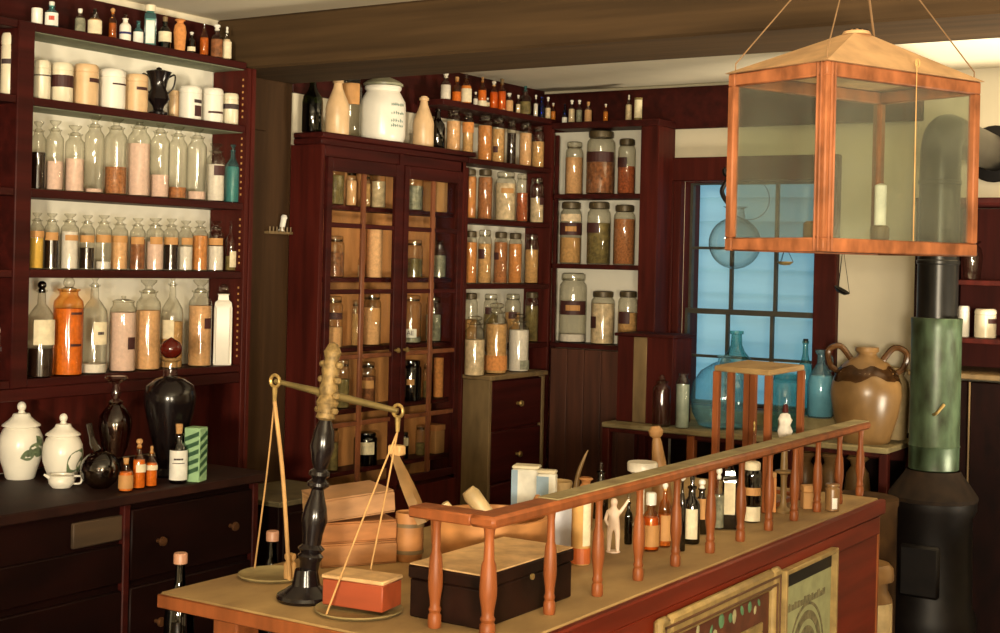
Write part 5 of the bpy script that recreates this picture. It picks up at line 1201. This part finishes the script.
    lathe(bm, [(0, 0), (.015, 0), (.017, .1*h2), (.014, .3*h2), (.018, .5*h2), (.015, .66*h2), (.017, .8*h2), (.012, .95*h2), (0, h2)], 14, (0, 0, .981*H))
    for v in bm.verts: v.co += Vector((rnd.uniform(-.003, .003), rnd.uniform(-.004, .004), 0))
    obj('wax', bm, mat('white wax lump', (.66, .62, .54), .8, .2, (60, 60, 60)), t)
    bm = nb(); lathe(bm, [(.005, h2*.97), (.009, h2*1.0), (.006, h2*1.2), (0, h2*1.22)], 10, (0, 0, .981*H)); obj('dark_tip', bm, W_DARK, t)
    P, H, R, k = g(809, 510, 485, 19)
    t = thing('small_carton', 'small tan carton lying on the counter near its far end', 'box', P, math.radians(40))
    bm = nb(); box(bm, (-R*.8, R*.8), (-R*.55, R*.55), (0, H*.7), .002); obj('carton_body', bm, mat('tan card', (1, 1, 1)), t)
    bm = nb(); box(bm, (-R*.82, R*.82), (-R*.57, R*.57), (H*.71, H), .002); obj('carton_lid', bm, LABT, t)
    P, H, R, k = g(832, 512, 484, 14)
    vessel('small_jar', 'small brown jar with white tag at the far rail end', 'jar', P, H, R, 'jar', STONE, None, 0, 'potlid', STONE, (LABW, .1, .5, 20, 20))
    # pestle and white dish rising over the rail
    P, H, R, k = g(664, 520, 428, 22)
    t = thing('wooden_pestle', 'large tapered wooden pestle with knob leaning above the gallery rail', 'pestle', P, facing(P))
    bm = nb(); lathe(bm, [(0, 0), (R*.85, 0), (R, .06*H), (R*.85, .4*H), (R*.45, .82*H), (R*.35, .87*H), (R*.6, .9*H), (R*.68, .95*H), (R*.4, H), (0, H)], 18, mtx=Matrix.Translation((0, 0, .005)) @ Matrix.Rotation(.12, 4, 'X')); obj('pestle_body', bm, mat('brown olive pestle wood', (.33, .17, .06), .55, .3), t)
    P, H, R, k = g(641, 528, 462, 30)
    t = thing('white_dish', 'flat white dish on tall foot showing over rail before large pestle', 'dish', P, facing(P))
    bm = nb(); lathe(bm, [(0, 0), (R*.6, 0), (R*.5, .04*H), (R*.2, .1*H), (R*.18, .78*H), (R*.7, .82*H), (R, .86*H), (R*1.02, .97*H), (R*.96, H), (0, .985*H)], 24); obj('dish_body', bm, CERW, t)
    # open wooden frame case
    z0, z1 = CT+.0006, 1.322
    pc = [Vector(q) for q in ((-1.655, 3.672, 0), (-1.682, 3.97, 0), (-1.480, 3.915, 0), (-1.468, 3.622, 0))]
    c = sum(pc, Vector())/4; c.z = z0
    t = thing('open_wooden_stand', 'open wooden stand frame with dusty square top at far counter end', 'stand', c)
    bm = nb()
    vs = [bm.verts.new((p.x, p.y, z)) for z in (z1-.016, z1) for p in pc]
    for q in ((0, 3, 2, 1), (4, 5, 6, 7), (0, 1, 5, 4), (1, 2, 6, 5), (2, 3, 7, 6), (3, 0, 4, 7)): bm.faces.new([vs[i] for i in q])
    bmesh.ops.bevel(bm, geom=bm.edges[:], offset=.003, segments=1, affect='EDGES'); obj('stand_top', bm, DUST, t, True, True)
    for p in pc+[pc[0].lerp(pc[1], .45), pc[1].lerp(pc[2], .12)]:
        q = p.lerp(Vector((c.x, c.y, 0)), .07); w = .0095
        bm = nb(); box(bm, (q.x-w, q.x+w), (q.y-w, q.y+w), (z0, z1-.016), .002); obj('stand_leg', bm, W_RAIL, t, True, True)
    for z in (z0+.005,):
        for p, q in zip(pc, pc[1:]+pc[:1]):
            a = p.lerp(Vector((c.x, c.y, 0)), .07); b_ = q.lerp(Vector((c.x, c.y, 0)), .07); a.z = b_.z = z+.008
            bm = nb(); tube(bm, [a, b_], .008, 4); obj('base_rail', bm, W_RAIL, t, False, True)
    P, H, R, k = g(756, 462, 402, 9); P = Vector((-1.575, 3.78, CT+.0006)); 
    vessel('brass_vial', 'slim brass capped vial standing inside the open wooden stand', 'vial', P, .23, .010, 'narrow', C, 'olive', .5, 'mush', BRASS)
counter_things()

def low_bench():
    t = thing('low_bench', 'low dark bench in the aisle behind counter holding two tall bottles', 'bench', (-2.34, 2.5, 0))
    boxes('seat', W_BLACK, t, [((-2.44, -2.2), (2.15, 2.9), (.60, .62))], .003)
    for x in (-2.43, -2.24):
        for y in (2.17, 2.85): boxes('leg', W_BLACK, t, [((x, x+.03), (y, y+.03), (0, .599))], .002)
    for x, y, top, X, tx in ((180, 583, 553, -2.3, 'dark glass bottle neck past the dusty counter corner'), (272, 560, 531, -2.3, 'dark glass bottle neck behind the scale pan')):
        P = hx(x, y, X); P.z = .621; d = depth(P); H = (pr(P)[1]-top)*d/F
        vessel('tall_bottle', tx, 'bottle', P, H, .034, 'wine', SMOKE, 'dark', .5, 'cap', mat('rosy foil', (.5, .25, .15), .4, .2))
low_bench()

def low_chest():
    x0, x1, y0, y1 = -3.375, -3.07, 3.45, 3.83
    t = thing('low_chest', 'low dark chest with dull olive top between drawer counter and glazed cabinet', 'chest', ((x0+x1)/2, (y0+y1)/2, 0))
    boxes('chest_body', W_BLACK, t, [((x0+.01, x1-.012), (y0+.01, y1-.01), (.04, .784))], .003)
    boxes('top', mat('dull olive board', (.1, .075, .032), .7, .4, (14, 14, 14)), t, [((x0, x1), (y0, y1), (.785, .803))], .003)
    for z0, z1 in ((.44, .76), (.08, .42)):
        d = boxes('drawer', W_BLACK, t, [((x1-.0118, x1-.002), (y0+.025, y1-.025), (z0, z1))], .003)
        bm = nb(); lathe(bm, [(0, 0), (.006, 0), (.006, .01), (.013, .018), (.01, .026), (0, .028)], 12, mtx=Matrix.Translation((x1-.002, (y0+y1)/2, (z0+z1)/2)) @ Matrix.Rotation(PI/2, 4, 'Y')); obj('knob', bm, BRASS, d, True, True)
    for x in (x0+.012, x1-.04):
        for y in (y0+.012, y1-.04): boxes('foot', W_BLACK, t, [((x, x+.028), (y, y+.028), (0, .0395))], .002)
low_chest()

# ------------------------------------------------------------------ the hanging lantern case
def lantern():
    a1 = math.radians(67); P0 = Vector((-1.058, 2.89, 1.638)); H = .409; LA, LB = .515, .305
    t = thing('hanging_lantern', 'large glazed orange wooden lantern case hung by cords from ceiling', 'lantern', P0, a1)
    # local x along the long pane, y along the short pane (towards the window wall side)
    w = .026
    def b(name, bs, m=W_LANT, bev=.003):
        bm = nb()
        for q in bs: box(bm, *q, bev)
        return obj(name, bm, m, t)
    for x, y, s in ((0, 0, 1.25), (LA, 0, .8), (0, LB, .8), (LA, LB, .9)):
        ww = w*s; xa = 0 if x == 0 else LA-ww; ya = 0 if y == 0 else LB-ww
        b('corner_post', [((xa, xa+ww), (ya, ya+ww), (.03, H-.03))])
    for z in (0, H-.032):
        b('bottom_rail' if z == 0 else 'top_rail', [((0, LA), (0, w*.9), (z, z+.03)), ((0, LA), (LB-w*.9, LB), (z, z+.03)), ((0, w*.9), (w*.9, LB-w*.9), (z, z+.03)), ((LA-w*.9, LA), (w*.9, LB-w*.9), (z, z+.03))])
    for k in (.013, .024):
        b('corner_bead', [((k-.002, k+.003), (-.004, .0), (.0, H-.002)), ((-.004, 0), (k-.002, k+.003), (0, H-.002))])
    b('floor_board', [((w*.9, LA-w*.9), (w*.9, LB-w*.9), (.003, .012))], W_DARK, 0)
    b('glass_pane', [((w*.9, LA-w*.9), (.012, .0145), (.028, H-.03))], LPANE, 0)
    b('glass_pane', [((w*.9, LA-w*.9), (LB-.0145, LB-.012), (.028, H-.03))], LPANE, 0)
    b('glass_pane', [((.012, .0145), (w*.9, LB-w*.9), (.028, H-.03))], LPANE, 0)
    b('glass_pane', [((LA-.0145, LA-.012), (w*.9, LB-w*.9), (.028, H-.03))], LPANE, 0)
    # roof
    RF = mat('dusty tan lantern roof', (.6, .36, .17), .8, .3, (12, 12, 12), detail=6)
    bm = nb(); e = .006; rh = .098; cx, cy = LA*.5, LB*.5
    base = [bm.verts.new(p) for p in ((-e, -e, H-.001), (LA+e, -e, H-.001), (LA+e, LB+e, H-.001), (-e, LB+e, H-.001))]
    top = [bm.verts.new(p) for p in ((cx-.03, cy-.02, H+rh), (cx+.03, cy-.02, H+rh), (cx+.03, cy+.02, H+rh), (cx-.03, cy+.02, H+rh))]
    bm.faces.new(base[::-1]); bm.faces.new(top)
    for i in range(4): bm.faces.new((base[i], base[(i+1) % 4], top[(i+1) % 4], top[i]))
    roof = obj('roof', bm, RF, t, False)
    bm = nb(); lathe(bm, [(0, H+rh+.0005), (.034, H+rh+.0005), (.03, H+rh+.008), (.012, H+rh+.014), (0, H+rh+.015)], 14, (cx, cy, 0)); obj('vent_cap', bm, RF, roof)
    bm = nb()
    for i in range(12):
        a = 2*PI*i/12; lathe(bm, [(0, 0), (.004, 0), (.004, .002), (0, .002)], 6, (cx+.024*math.cos(a), cy+.024*math.sin(a), H+rh+.0095))
    obj('vent_hole', bm, IRON, roof)
    # candle sockets
    for x, y, cand in ((LA*.74, LB*.58, True), (LA*.22, LB*.45, False)):
        bm = nb(); lathe(bm, [(0, .0125), (.022, .0125), (.022, .065), (.016, .07), (0, .07)], 14, (x, y, 0)); s = obj('candle_socket', bm, W_OLIVE, t)
        if cand:
            bm = nb(); lathe(bm, [(0, .0705), (.014, .0705), (.014, .165), (.004, .17), (0, .17)], 14, (x, y, 0)); obj('candle', bm, LABW, s)
    hook = Vector((cx, cy, CEIL-P0.z-.03))
    for x, y in ((.012, .012), (LA-.012, .012), (.012, LB-.012), (LA-.012, LB-.012)):
        bm = nb(); tube(bm, [(x, y, H+.004), (x, y, H+.022), hook+Vector((0, 0, .012))], .0017 if (x, y) != (LA-.012, LB-.012) else .003, 6); obj('hanging_cord', bm, mat('dull brown cord', (.2, .11, .045), .8), t)
    bm = nb(); tube(bm, [(LA*.55, -.003, H+.03), (LA*.55, -.0045, .03)], .0014, 6); tube(bm, [(LA*.55+.007*math.cos(u), -.005, H+.02+.009*math.sin(u)) for u in [2*PI*i/10 for i in range(10)]], .0016, 6, True); obj('pane_wire', bm, CORD, t)
    bm = nb(); tube(bm, [hook+Vector((0, 0, -.005)), hook+Vector((.012, 0, .01)), hook+Vector((0, 0, .0296))], .005, 8); obj('ceiling_hook', bm, IRON, t)
lantern()

# lettering on one cabinet jar: AE
def lettering():
    for o in bpy.data.objects:
        if o.parent is None and 'white lettered label' in str(o.get('label', '')):
            lab = [c for c in o.children if c.name.startswith('label')][0]
            cu = bpy.data.curves.new('lettering', 'FONT'); cu.body = 'AE'; cu.size = .026; cu.extrude = .0003; cu.align_x = 'CENTER'; cu.align_y = 'CENTER'
            tmp = bpy.data.objects.new('tmp', cu); COL.objects.link(tmp)
            dg = bpy.context.evaluated_depsgraph_get(); me = bpy.data.meshes.new_from_object(tmp.evaluated_get(dg)); bpy.data.objects.remove(tmp)
            L = bpy.data.objects.new('lettering', me); COL.objects.link(L); L.parent = lab
            me.materials.clear(); me.materials.append(INK)
            zs = [v.co.z for v in lab.data.vertices]; rs = max(math.hypot(v.co.x, v.co.y) for v in lab.data.vertices)
            L.matrix_local = Matrix.Translation((rs+.0012, 0, (min(zs)+max(zs))/2)) @ Matrix.Rotation(PI/2, 4, 'Z') @ Matrix.Rotation(PI/2, 4, 'X')
            return
lettering()

# ------------------------------------------------------------------ light
def lamp(name, kind, loc, power, col, size=.3, aim=None, spread=180):
    l = bpy.data.lights.new(name, kind); l.energy = power; l.color = col
    if kind == 'AREA': l.size = size; l.spread = math.radians(spread)
    else: l.shadow_soft_size = size
    o = bpy.data.objects.new(name, l); COL.objects.link(o); o.location = loc
    if aim is not None: o.rotation_euler = (Vector(aim)-Vector(loc)).to_track_quat('-Z', 'Y').to_euler()
    return o
WARM = (1, .86, .63)
lamp('photo_flood_lamp', 'AREA', tuple(-FW*3.3+R_*(-.6)+Vector((0, 0, 1.6))), 560, WARM, .42, (-2.8, 3.8, 1.5))
lamp('photo_flood_lamp', 'AREA', tuple(-FW*1.8+R_*(1.2)+Vector((0, 0, 1.75))), 55, WARM, .5, (-2.2, 4.5, 1.4))
lamp('added_ceiling_fill', 'AREA', (0, 4.8, .7), 115, WARM, .6, (-1.0, 4.95, 2.43), 110)  # added fill out of view, turned up to brighten the ceiling past the beam
lamp('added_ceiling_fill', 'AREA', (.6, .4, 1.3), 120, WARM, .5, (-.4, 1.4, 2.43), 100)  # added ambient fill beside the camera, thrown up at the ceiling
w = bpy.data.worlds.new('sky'); S.world = w; w.use_nodes = True
bg = w.node_tree.nodes['Background']; bg.inputs[0].default_value = (.40, .68, .90, 1); bg.inputs[1].default_value = 1.25
S.view_settings.view_transform = 'Standard'; S.view_settings.look = 'None'; S.view_settings.gamma = 1; S.view_settings.exposure = -0.62
S.view_settings.use_curve_mapping = False
